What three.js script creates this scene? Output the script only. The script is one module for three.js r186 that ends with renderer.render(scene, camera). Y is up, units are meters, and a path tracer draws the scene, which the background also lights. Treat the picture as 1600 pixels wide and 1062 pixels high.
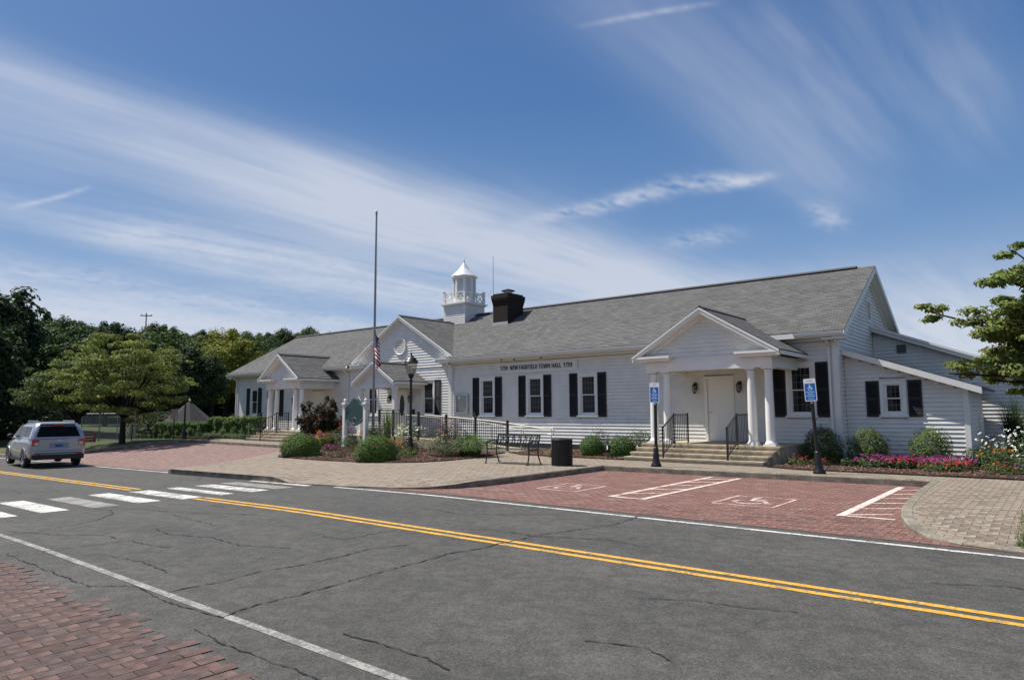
import * as THREE from 'three';
import { mergeGeometries } from 'three/addons/utils/BufferGeometryUtils.js';
import { ImprovedNoise } from 'three/addons/math/ImprovedNoise.js';
import { FontLoader } from 'three/addons/loaders/FontLoader.js';
import { TextGeometry } from 'three/addons/geometries/TextGeometry.js';

// ---------- camera, sky, sun, exposure ----------
const scene = new THREE.Scene();
const EYE = 1.7;
const camera = new THREE.PerspectiveCamera(53.12, 1600 / 1062, 0.1, 3000);
{
  const yaw = 0.68492, pitch = 0.10388, roll = -0.00489;
  const cy = Math.cos(yaw), sy = Math.sin(yaw), cp = Math.cos(pitch), sp = Math.sin(pitch);
  const f = new THREE.Vector3(-sy * cp, sp, -cy * cp), r0 = new THREE.Vector3(cy, 0, -sy), u0 = new THREE.Vector3().crossVectors(r0, f);
  const r = r0.clone().multiplyScalar(Math.cos(roll)).addScaledVector(u0, Math.sin(roll));
  const u = u0.clone().multiplyScalar(Math.cos(roll)).addScaledVector(r0, -Math.sin(roll));
  camera.quaternion.setFromRotationMatrix(new THREE.Matrix4().makeBasis(r, u, f.clone().negate()));
  camera.position.set(0, EYE, 0);
}
const renderer = new THREE.WebGLRenderer({ antialias: true });
renderer.toneMapping = THREE.LinearToneMapping;
renderer.toneMappingExposure = 1.38;
renderer.shadowMap.enabled = true;
const SUN = new THREE.Vector3(-0.56, 1, 0.205).normalize();
const sun = new THREE.DirectionalLight(new THREE.Color(1, 0.955, 0.87), 4.85);
sun.position.copy(SUN).multiplyScalar(90).add(new THREE.Vector3(-20, 0, -18));
sun.target.position.set(-20, 0, -18);
sun.castShadow = true;
sun.shadow.mapSize.set(4096, 4096);
sun.shadow.camera.left = sun.shadow.camera.bottom = -45; sun.shadow.camera.right = sun.shadow.camera.top = 45; sun.shadow.camera.far = 260;
scene.add(sun, sun.target);

const noise = new ImprovedNoise();
const N3 = (x, y, z = 0) => noise.noise(x + 31.7, y + 17.3, z + 5.1);
const fbm = (x, y, o = 4, z = 0) => { let s = 0, a = 0.5; for (let k = 0; k < o; k++) { s += a * N3(x, y, z + k * 7.3); x *= 2.03; y *= 2.03; a *= 0.5; } return s; };
const clamp = (x, a = 0, b = 1) => Math.min(b, Math.max(a, x));
const sm = (a, b, x) => { const t = clamp((x - a) / (b - a)); return t * t * (3 - 2 * t); };
const lerp = (a, b, t) => a + (b - a) * t;
{
  // clear summer sky with long parallel cirrus bands lying along the world's z axis at one height
  const W = 3072, H = 1536, data = new Float32Array(W * H * 4);
  const tab = [[0, .37, .43, .52], [3, .32, .40, .52], [8, .205, .305, .465], [15, .112, .212, .395], [25, .062, .143, .318], [35, .045, .111, .272], [60, .034, .086, .22], [90, .03, .075, .195]];
  const base = (el) => { for (let k = 1; k < tab.length; k++) if (el <= tab[k][0]) { const t = (el - tab[k - 1][0]) / (tab[k][0] - tab[k - 1][0]); return [1, 2, 3].map((c) => lerp(tab[k - 1][c], tab[k][c], t)); } return tab[7].slice(1); };
  const g = (x, c, w) => Math.exp(-(((x - c) / w) ** 2));
  const cirrus = (px, pz) => {
    const w1 = 0.25 * fbm(px * 0.7, pz * 0.5, 3, 3), x = px + w1 * 0.5, z = pz + w1;
    const fib = 0.5 + 0.85 * fbm(x * 6.5, z * 0.8 + x * 0.6, 5, 11) + 0.9 * fbm(x * 16 + z * 1.5, z * 1.6, 4, 15);           // long fibres
    const fine = 0.5 + 1.0 * fbm(x * 13 + z * 2, z * 5.5, 5, 23) + 0.9 * fbm(x * 30, z * 15 + x * 6, 4, 29);              // ripples
    const veil = 0.5 + 1.1 * fbm(x * 1.6, z * 0.6, 4, 41);
    const mot = 0.5 + 1.2 * fbm(x * 3.1, z * 2.2, 4, 71);
    let a = 0;
    // the broad band, faint to the near side, full and feathered farther off
    const c1 = -2.02 + 0.05 * Math.sin(z * 1.3), wid = lerp(0.20, 0.52, sm(-0.5, -2.2, z)) * lerp(1, 1.25, sm(-2.6, -4, z));
    const edge = x > c1 ? g(x, c1, wid * 0.62) : g(x, c1, wid);
    a += edge * lerp(0.42, 1.45, sm(-0.4, -1.9, z)) * sm(-7.5, -4.2, z) * sm(2.5, 0.2, z) * (0.35 + 0.55 * fib + 0.35 * mot);
    a += g(x, -2.5, 0.4) * 0.40 * sm(1.5, 0, z) * sm(-3.2, -1.2, z) * (0.4 * fib + 0.6 * veil);
    // the second band nearer the horizon
    a += g(x, -3.2, lerp(0.20, 0.40, sm(-0.8, -2, z))) * lerp(0.55, 1.3, sm(-0.8, -1.3, z)) * sm(-4.8, -3, z) * sm(3, 0.5, z) * (0.15 + 0.5 * fib + 0.55 * mot * fine);
    // low bank
    a += g(x, -5.1, 0.75) * 1.1 * sm(4, 0, z) * (0.35 + 0.4 * fine + 0.4 * mot) + g(x, -7.4, 1.5) * 1.15 * (0.45 + 0.6 * fib) + g(x, -4.2, 0.3) * 0.6 * mot * fine;
    a += 0.75 * sm(-3.2, -4.8, z) * g(x, -1.7, 1.6) * (0.25 + 0.5 * fib + 0.4 * mot);
    // thin veils to the right
    a += g(x + 0.05 * z, -0.76, 0.17) * 0.30 * sm(-3.3, -2.4, z) * sm(-0.9, -1.3, z) * (0.15 + 1.1 * veil * (0.5 + 0.6 * fib));
    a += g(x, -0.42, 0.10) * 0.26 * sm(-2.7, -1.9, z) * sm(-1.3, -1.6, z) * (0.1 + fib);
    a += g(x, -0.16, 0.11) * 0.22 * sm(-3, -2, z) * sm(-1.0, -1.5, z) * (0.1 + fib);
    // brighter puff with its tail, small patches, two contrails
    const tz = -2.33 - 0.12 * (x + 1.2) + 0.03 * fbm(x * 9, z * 9, 3, 5);
    a += g(z, tz, 0.07) * sm(-1.9, -1.6, x) * sm(-0.78, -1.0, x) * 0.66 * (0.0 + 1.35 * fine * (0.5 + 0.7 * mot));
    a += g(z, -2.43 + 0.12 * (x + .9), 0.045) * g(x, -0.88, 0.09) * 1.1 * (0.3 + 0.9 * fine);
    a += g(x, -0.73, 0.06) * g(z, -2.98, 0.19) * 0.6 * fine + g(x, -1.28, 0.16) * g(z, -2.96, 0.13) * 0.55 * fine;
    a += g(z, -1.34 - 0.2 * (x + 0.7), 0.012) * sm(-0.88, -0.74, x) * sm(-0.5, -0.62, x) * 0.42 * (0.15 + 1.2 * fine);
    a += g(z, -0.83 - 0.23 * (x + 2.97), 0.013) * sm(-3.25, -3.0, x) * sm(-2.7, -2.8, x) * 0.5 * (0.2 + 1.2 * fine);
    // the same kind of cirrus over the rest of the sky
    const rest = 1 - sm(4.2, 2.4, Math.hypot(px + 1.8, pz + 2.2));
    const far = 0.5 + 0.9 * fbm(x * 0.8 + 9, z * 0.14, 3, 57);
    a += rest * sm(0.42, 0.85, far) * 0.75 * (0.4 + 0.8 * fib);
    return Math.max(0, a);
  };
  for (let j = 0; j < H; j++) {
    const el = ((j + 0.5) / H - 0.5) * 180, y = Math.sin(el * Math.PI / 180), c = Math.cos(el * Math.PI / 180);
    const b = base(Math.max(0, el));
    for (let i = 0; i < W; i++) {
      const az = ((i + 0.5) / W - 0.5) * 2 * Math.PI, x = c * Math.cos(az), z = c * Math.sin(az), o = (j * W + i) * 4;
      let [r, gg, bl] = b;
      if (el > 0) {
        const cs = x * SUN.x + y * SUN.y + z * SUN.z, glow = 1 + 0.22 * Math.max(0, cs) ** 3;
        const white = 0.55 * Math.max(0, cs) ** 24 + 0.10 * Math.max(0, cs) ** 5;
        r = r * glow + white; gg = gg * glow + white * 0.98; bl = bl * glow + white * 0.95;
        const k = clamp(0.95 * cirrus(x / (y + 0.06), z / (y + 0.06)) * sm(0.005, 0.05, y)), t = 1 - Math.exp(-1.25 * k);
        const cl = 1 + 0.35 * Math.max(0, cs) ** 4;
        r = lerp(r, 0.50 * cl, t); gg = lerp(gg, 0.522 * cl, t); bl = lerp(bl, 0.575 * cl, t);
      } else { r = 0.2; gg = 0.2; bl = 0.19; }
      data[o] = r; data[o + 1] = gg; data[o + 2] = bl; data[o + 3] = 1;
    }
  }
  const sky = new THREE.DataTexture(data, W, H, THREE.RGBAFormat, THREE.FloatType);
  sky.mapping = THREE.EquirectangularReflectionMapping; sky.magFilter = sky.minFilter = THREE.LinearFilter; sky.needsUpdate = true;
  scene.background = sky; scene.environment = sky;
}

// ---------- helpers ----------
const rng = (s) => () => { s = (s + 0x6D2B79F5) | 0; let t = Math.imul(s ^ (s >>> 15), 1 | s); t = (t + Math.imul(t ^ (t >>> 7), 61 | t)) ^ t; return ((t ^ (t >>> 14)) >>> 0) / 4294967296; };
const V = (x, y, z) => new THREE.Vector3(x, y, z);
const used = {};
const nm = (n) => { used[n] = (used[n] || 0) + 1; return used[n] === 1 ? n : n + '_' + String(used[n] - 1).padStart(3, '0'); };
function tag(o, label, category, group, kind) { if (label) o.userData.label = label; if (category) o.userData.category = category; if (group) o.userData.group = group; if (kind) o.userData.kind = kind; return o; }
function thing(name, label, category, pos = [0, 0, 0], turn = 0, group) {
  const g = new THREE.Group(); g.name = nm(name); g.position.set(...pos); g.rotation.y = turn; scene.add(g);
  return tag(g, label, category, group);
}
function part(parent, name, geo, mat) { const m = new THREE.Mesh(geo, mat); m.name = name; m.castShadow = m.receiveShadow = true; parent.add(m); return m; }
function wpart(parent, name, geo, mat) {   // geometry given in world coordinates
  const m = part(parent, name, geo, mat), p = V(0, 0, 0);
  for (let q = parent; q && q !== scene; q = q.parent) p.add(q.position);
  m.position.copy(p.negate()); return m;
}
function sub(parent, name, pos) { const g = new THREE.Group(); g.name = name; parent.add(g); g.position.set(...pos); return g; }
function structure(name, geo, mat) { const m = part(scene, nm(name), geo, mat); m.userData.kind = 'structure'; return m; }
function copyOf(src, pos, turn, label, scale = 1) { const c = src.clone(); c.userData = { ...src.userData }; c.name = nm(src.name.replace(/_\d{3}$/, '')); c.position.set(...pos); c.rotation.y = turn; c.scale.setScalar(scale); if (label) c.userData.label = label; scene.add(c); return c; }
function bx(x0, x1, y0, y1, z0, z1) { return uvm(new THREE.BoxGeometry(x1 - x0, y1 - y0, z1 - z0).translate((x0 + x1) / 2, (y0 + y1) / 2, (z0 + z1) / 2)); }
function uvm(g0) {   // uv in metres from the face's own direction
  const g = g0.index ? g0.toNonIndexed() : g0, p = g.attributes.position, n = g.attributes.normal, uv = new Float32Array(p.count * 2);
  for (let i = 0; i < p.count; i++) {
    const ax = Math.abs(n.getX(i)), ay = Math.abs(n.getY(i)), az = Math.abs(n.getZ(i));
    const [u, v] = ay >= ax && ay >= az ? [p.getX(i), p.getZ(i)] : ax >= az ? [p.getZ(i), p.getY(i)] : [p.getX(i), p.getY(i)];
    uv[2 * i] = u; uv[2 * i + 1] = v;
  }
  g.setAttribute('uv', new THREE.BufferAttribute(uv, 2)); return g;
}
const mg = (l) => mergeGeometries(l.map((g) => { const q = g.index ? g.toNonIndexed() : g; for (const k of Object.keys(q.attributes)) if (!['position', 'normal', 'uv'].includes(k)) q.deleteAttribute(k); return q; }));
const cyl = (r0, r1, h, x, y, z, seg = 16) => new THREE.CylinderGeometry(r1, r0, h, seg).translate(x, y + h / 2, z);   // r0 at the bottom
function bar(a, b, r0, r1 = r0, seg = 8) {   // round bar between two points
  const d = b.clone().sub(a), g = new THREE.CylinderGeometry(r1, r0, d.length(), seg);
  g.applyQuaternion(new THREE.Quaternion().setFromUnitVectors(V(0, 1, 0), d.clone().normalize())); return g.translate((a.x + b.x) / 2, (a.y + b.y) / 2, (a.z + b.z) / 2);
}
function beam(a, b, w, h) {   // square bar between two points
  const d = b.clone().sub(a), g = new THREE.BoxGeometry(w, h, d.length()), m = new THREE.Matrix4().lookAt(b, a, V(0, 1, 0));
  g.applyMatrix4(m); return uvm(g.translate((a.x + b.x) / 2, (a.y + b.y) / 2, (a.z + b.z) / 2));
}
const lathe = (pts, seg = 20) => new THREE.LatheGeometry(pts.map(([r, y]) => new THREE.Vector2(r, y)), seg);
function extr(pts, depth, z0 = 0) { const s = new THREE.Shape(pts.map(([x, y]) => new THREE.Vector2(x, y))); return uvm(new THREE.ExtrudeGeometry(s, { depth, bevelEnabled: false }).translate(0, 0, z0)); }
function triGeo(P) {   // flat triangles from a list of points
  const g = new THREE.BufferGeometry(), a = new Float32Array(P.length * 3); P.forEach((p, i) => a.set([p.x, p.y, p.z], 3 * i));
  g.setAttribute('position', new THREE.BufferAttribute(a, 3)); g.computeVertexNormals(); return uvm(g);
}
// textures: fine grain, told apart by seed
function tex(size, fn, rep, srgb = true) {
  const d = new Uint8Array(size * size * 4);
  for (let j = 0; j < size; j++) for (let i = 0; i < size; i++) { const c = fn(i, j), o = (j * size + i) * 4; d[o] = clamp(c[0], 0, 255); d[o + 1] = clamp(c[1], 0, 255); d[o + 2] = clamp(c[2], 0, 255); d[o + 3] = 255; }
  const t = new THREE.DataTexture(d, size, size); t.wrapS = t.wrapT = THREE.RepeatWrapping; t.magFilter = t.minFilter = THREE.LinearFilter; t.repeat.set(rep, rep);
  if (srgb) t.colorSpace = THREE.SRGBColorSpace; t.needsUpdate = true; return t;
}
// tileable value noise grid
function tileNoise(size, cells, seed) {
  const r = rng(seed), gr = Float32Array.from({ length: cells * cells }, r), s = cells / size;
  return (i, j) => { const x = i * s, y = j * s, xi = Math.floor(x), yi = Math.floor(y), fx = x - xi, fy = y - yi, u = fx * fx * (3 - 2 * fx), v = fy * fy * (3 - 2 * fy), at = (a, b) => gr[((b + cells) % cells) * cells + (a + cells) % cells]; return lerp(lerp(at(xi, yi), at(xi + 1, yi), u), lerp(at(xi, yi + 1), at(xi + 1, yi + 1), u), v); };
}
const std = (o) => new THREE.MeshStandardMaterial(o);
const lin = (r, g, b) => new THREE.Color().setRGB(r, g, b);
function grain(size, rep, amp, cells, seed, tint = [1, 1, 1]) {
  const a = tileNoise(size, cells[0], seed), b = tileNoise(size, cells[1], seed + 1), c = tileNoise(size, cells[2] || cells[1], seed + 2), r = rng(seed + 3);
  return tex(size, (i, j) => { const v = 255 * (1 - amp * (0.45 * a(i, j) + 0.3 * b(i, j) + 0.25 * c(i, j)) - amp * 0.35 * r()); return [v * tint[0], v * tint[1], v * tint[2]]; }, rep);
}
const M = {};
{
  const r = rng(5), n1 = tileNoise(1024, 24, 6), n2 = tileNoise(1024, 120, 7), n3 = tileNoise(1024, 400, 8);
  const speck = Float32Array.from({ length: 1024 * 1024 }, r);
  const stone = (i, j) => speck[((j >> 1) % 512) * 1024 + ((i >> 1) % 512)];
  const big = (i, j) => speck[((j >> 2) % 256) * 1024 + ((i >> 2) % 256) + 400];
  M.asphalt = std({ roughness: 0.92, vertexColors: true, color: lin(0.132, 0.128, 0.121),
    map: tex(1024, (i, j) => { const s = stone(i, j), v = 178 + 34 * (n1(i, j) - 0.5) + 40 * (n2(i, j) - 0.5) + 52 * (n3(i, j) - 0.5) + (s > 0.955 ? 72 : s < 0.05 ? -70 : 0) + 22 * (speck[j * 1024 + i] - 0.5) + (big(i, j) > 0.987 ? 58 : 0); return [v, v * 0.995, v * 0.985]; }, 1 / 2.6),
    bumpMap: tex(1024, (i, j) => { const v = 128 + 100 * (n3(i, j) - 0.5) + 90 * (stone(i, j) - 0.5); return [v, v, v]; }, 1 / 2.6, false), bumpScale: 0.004 });
  const worn = (seed, amt, col, under) => { const a = tileNoise(512, 9, seed), b = tileNoise(512, 60, seed + 1), c = tileNoise(512, 220, seed + 2); return tex(512, (i, j) => { const w = 0.35 * a(i, j) + 0.3 * b(i, j) + 0.35 * c(i, j), k = sm(amt - 0.06, amt + 0.05, w), d = 0.9 + 0.12 * b(i, j); return col.map((v, q) => lerp(under[q], v * d, k)); }, 1 / 1.7); };
  M.lineWhite = std({ roughness: 0.8, map: worn(40, 0.455, [202, 200, 194], [112, 111, 108]) });
  M.lineFaded = std({ roughness: 0.85, map: worn(44, 0.54, [148, 146, 140], [108, 107, 104]) });
  M.lineGhost = std({ roughness: 0.85, map: worn(48, 0.52, [176, 170, 162], [92, 91, 90]) });
  M.lineYellow = std({ roughness: 0.8, map: worn(52, 0.385, [208, 156, 52], [132, 112, 76]) });
  M.bayWhite = std({ roughness: 0.85, map: worn(56, 0.43, [212, 200, 190], [158, 116, 106]) });
  M.bayGhost = std({ roughness: 0.85, map: worn(60, 0.47, [204, 184, 176], [158, 116, 106]) });
  M.crack = std({ color: lin(0.018, 0.018, 0.018), roughness: 1 });
  M.white = std({ color: lin(0.815, 0.80, 0.76), roughness: 0.55, map: grain(512, 0.45, 0.10, [7, 40, 160], 70) });
  M.trim = std({ color: lin(0.83, 0.815, 0.78), roughness: 0.5, map: grain(512, 0.7, 0.07, [6, 30, 150], 74) });
  M.soffit = std({ color: lin(0.78, 0.75, 0.69), roughness: 0.7 });
  M.shingleBase = std({ color: lin(0.13, 0.13, 0.13), roughness: 0.95 });
  M.shingle = std({ color: lin(0.225, 0.222, 0.216), roughness: 0.95, map: grain(256, 3, 0.45, [16, 60, 128], 78) });
  M.ridgeCap = std({ color: lin(0.06, 0.06, 0.065), roughness: 0.9 });
  M.shutter = std({ color: lin(0.008, 0.009, 0.011), roughness: 0.65 });
  M.glass = new THREE.MeshPhysicalMaterial({ color: lin(0.010, 0.011, 0.012), roughness: 0.06, specularIntensity: 0.4 });
  M.muntin = std({ color: lin(0.14, 0.14, 0.14), roughness: 0.5 });
  M.black = std({ color: lin(0.006, 0.006, 0.0065), roughness: 0.5 });
  M.blackMetal = std({ color: lin(0.008, 0.008, 0.009), roughness: 0.42 });
  M.step = std({ color: lin(0.64, 0.565, 0.45), roughness: 0.9, map: grain(512, 0.8, 0.32, [8, 40, 200], 82, [1, 0.98, 0.94]) });
  M.kerb = std({ color: lin(0.46, 0.42, 0.35), roughness: 0.92, map: grain(512, 0.7, 0.5, [8, 50, 256], 86, [1, 0.98, 0.95]) });
  M.chimney = std({ color: lin(0.055, 0.032, 0.024), roughness: 0.95, map: grain(256, 2, 0.6, [16, 60, 128], 90, [1, 0.94, 0.9]) });
  M.chimneyCap = std({ color: lin(0.02, 0.019, 0.018), roughness: 0.9 });
  M.metal = std({ color: lin(0.45, 0.46, 0.47), roughness: 0.35, metalness: 0.8 });
  M.leadFlash = std({ color: lin(0.5, 0.5, 0.5), roughness: 0.5, metalness: 0.5 });
  M.door = std({ color: lin(0.76, 0.75, 0.72), roughness: 0.4 });
  M.mulch = std({ color: lin(0.135, 0.07, 0.045), roughness: 1, map: grain(512, 1.2, 0.75, [30, 128, 256], 94, [1, 0.94, 0.9]) });
  M.bark = std({ color: lin(0.06, 0.048, 0.037), roughness: 1, map: grain(256, 2, 0.6, [10, 60, 128], 98) });
  M.leaf = new THREE.MeshPhysicalMaterial({ color: lin(1, 1, 1), vertexColors: true, roughness: 0.85, transmission: 0.36, thickness: 0, side: THREE.DoubleSide, specularIntensity: 0.5 });
  M.petal = new THREE.MeshPhysicalMaterial({ color: lin(1, 1, 1), vertexColors: true, roughness: 0.9, transmission: 0.25, thickness: 0, side: THREE.DoubleSide, specularIntensity: 0.3 });
  M.lawn = std({ vertexColors: true, color: lin(1, 1, 1), roughness: 1, map: grain(512, 0.5, 0.5, [24, 90, 256], 102) });
}
// natural ground: the road falls gently to the left, the town hall's court stays level
const road = (x) => -0.0135 * (sm(-8, -13, x) * Math.max(0, -10 - Math.max(x, -58)));
const court = (x) => 0.0045 * Math.max(0, -14 - Math.max(x, -40));
function G(x, z) { const s = sm(-10, -17.5, z); return lerp(road(x), x > -42 ? court(x) : lerp(court(x), road(x), sm(-42, -46, x)), s); }
const plaza = (x, z) => 0.14 - 0.125 * sm(-15.9, -15.0, x) * sm(-11.9, -9.9, z) * sm(-9.9, -10.8, x) - 0.11 * sm(-12.3, -10.4, z) * sm(-3.2, -2.4, x);
// a sheet over a plan outline that follows a height
function sheet(poly, h, maxEdge = 1, colorFn) {
  const tris = THREE.ShapeUtils.triangulateShape(poly.map(([x, z]) => new THREE.Vector2(x, z)), []), P = [], st = tris.map((t) => t.map((k) => poly[k]));
  while (st.length) {
    const [a, b, c] = st.pop(), d = (p, q) => Math.hypot(p[0] - q[0], p[1] - q[1]), L = [d(a, b), d(b, c), d(c, a)], m = Math.max(...L);
    if (m > maxEdge) { const k = L.indexOf(m), [p, q, r] = k === 0 ? [a, b, c] : k === 1 ? [b, c, a] : [c, a, b], e = [(p[0] + q[0]) / 2, (p[1] + q[1]) / 2]; st.push([p, e, r], [e, q, r]); } else P.push(a, b, c);
  }
  for (let i = 0; i < P.length; i += 3) { const [a, b, c] = [P[i], P[i + 1], P[i + 2]]; if ((b[0] - a[0]) * (c[1] - a[1]) - (b[1] - a[1]) * (c[0] - a[0]) > 0) { P[i + 1] = c; P[i + 2] = b; } }
  const g = new THREE.BufferGeometry(), pos = new Float32Array(P.length * 3), uv = new Float32Array(P.length * 2);
  P.forEach(([x, z], i) => { pos.set([x, h(x, z), z], 3 * i); uv.set([x, z], 2 * i); });
  g.setAttribute('position', new THREE.BufferAttribute(pos, 3)); g.setAttribute('uv', new THREE.BufferAttribute(uv, 2)); g.computeVertexNormals();
  if (colorFn) { const c = new Float32Array(P.length * 3); P.forEach(([x, z], i) => c.set(colorFn(x, z), 3 * i)); g.setAttribute('color', new THREE.BufferAttribute(c, 3)); }
  return g;
}
const rect = (x0, x1, z0, z1) => [[x0, z0], [x1, z0], [x1, z1], [x0, z1]];
function inside(poly, x, z) { let c = false; for (let i = 0, j = poly.length - 1; i < poly.length; j = i++) { const [xi, zi] = poly[i], [xj, zj] = poly[j]; if ((zi > z) !== (zj > z) && x < (xj - xi) * (z - zi) / (zj - zi) + xi) c = !c; } return c; }
function ribbon(pts, w, h, jag = 0, seed = 1) {   // a flat strip along a plan path
  const r = rng(seed), P = [];
  const q = pts.map(([x, z], i) => { const a = pts[Math.max(0, i - 1)], b = pts[Math.min(pts.length - 1, i + 1)], l = Math.hypot(b[0] - a[0], b[1] - a[1]) || 1, nx = -(b[1] - a[1]) / l, nz = (b[0] - a[0]) / l, k = w / 2 * (1 + jag * (r() - 0.5) * 2); return [[x + nx * k, z + nz * k], [x - nx * k, z - nz * k]]; });
  for (let i = 1; i < q.length; i++) { const [a, b] = q[i - 1], [c, d] = q[i]; P.push(a, c, b, c, d, b); }
  for (let i = 0; i < P.length; i += 3) { const [a, b, c] = [P[i], P[i + 1], P[i + 2]]; if ((b[0] - a[0]) * (c[1] - a[1]) - (b[1] - a[1]) * (c[0] - a[0]) > 0) { P[i + 1] = c; P[i + 2] = b; } }
  const g = triGeo(P.map(([x, z]) => V(x, h(x, z), z))); return g;
}
// ---------- ground ----------
// paved ground lies lower than the lawn's sheet, so the sheet drops under it
const HALL = { x0: -40.7, x1: -5.4, z: -22.3 };
function lawnY(x, z) {
  const d = Math.hypot(x, z), back = Math.max(0, -z * 0.4 - x * 0.9);
  const dip = -1.5 * Math.exp(-(((x + 49) / 8) ** 2 + ((z + 27) / 6) ** 2));
  const hill = 24 * sm(75, 330, d) * (0.82 + 0.5 * fbm(x * 0.006, z * 0.006, 3)) * (z < -8 ? 1 : sm(60, 140, d));
  return G(x, Math.min(z, 0)) + 0.13 - 0.10 * sm(-12.3, -10.4, z) * sm(-3.2, -2.4, x) + dip + 0.9 * sm(48, 70, back) * sm(-8, -16, z) + hill;
}
function cut(x, z) { return (z > -10.25) || (x > -36.6 && x < -0.62 && z > -33 && z <= -10.25) || (x > -36.6 && x < 1.8 && z > -33 && z < -17.4) || (x <= -36.6 && x > -41.2 && z < -21.9 && z > -32); }
{
  const xs = [], zs = [];
  const add = (a, from, to, step) => { for (let v = from; v < to - 1e-6; v += step) a.push(v); };
  add(xs, -700, -220, 24); add(xs, -220, -90, 6); add(xs, -90, -36.6, 1.2); xs.push(-36.61, -36.59); add(xs, -35.5, -0.8, 2); xs.push(-0.63, -0.61); add(xs, 0, 1.6, 0.4); xs.push(1.79, 1.81); add(xs, 3, 40, 3); add(xs, 40, 700, 30); xs.push(-41.21, -41.19);
  add(zs, -700, -220, 24); add(zs, -220, -60, 6); add(zs, -60, -33.2, 1.5); zs.push(-33.01, -32.99, -21.91, -21.89, -32.01, -31.99); add(zs, -31, -17.6, 1.2); zs.push(-17.41, -17.39); add(zs, -17, -10.4, 0.6); zs.push(-10.26, -10.24); add(zs, -8, 60, 8); add(zs, 60, 700, 40);
  xs.sort((a, b) => a - b); zs.sort((a, b) => a - b);
  const nx = xs.length, nz = zs.length, pos = new Float32Array(nx * nz * 3), col = new Float32Array(nx * nz * 3), uv = new Float32Array(nx * nz * 2), idx = [];
  for (let j = 0; j < nz; j++) for (let i = 0; i < nx; i++) {
    const x = xs[i], z = zs[j], k = j * nx + i, y = cut(x, z) ? G(x, z) - 0.5 : lawnY(x, z);
    const d = 0.5 + fbm(x * 0.16, z * 0.16, 4, 2), e = sm(0.5, 0.8, 0.5 + fbm(x * 0.09 + 4, z * 0.09, 3, 8));
    pos.set([x, y, z], 3 * k); uv.set([x, z], 2 * k); col.set([lerp(0.085, 0.17, e) * (0.7 + 0.6 * d), lerp(0.125, 0.155, e) * (0.7 + 0.6 * d), lerp(0.032, 0.05, e) * (0.7 + 0.6 * d)], 3 * k);
    if (i && j) idx.push(k - nx - 1, k - 1, k - nx, k - 1, k, k - nx);
  }
  const g = new THREE.BufferGeometry(); g.setAttribute('position', new THREE.BufferAttribute(pos, 3)); g.setAttribute('uv', new THREE.BufferAttribute(uv, 2)); g.setAttribute('color', new THREE.BufferAttribute(col, 3)); g.setIndex(idx); g.computeVertexNormals();
  tag(structure('lawn', g, M.lawn), 'rough summer lawn and hills round the paved court', 'lawn');
}
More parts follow.
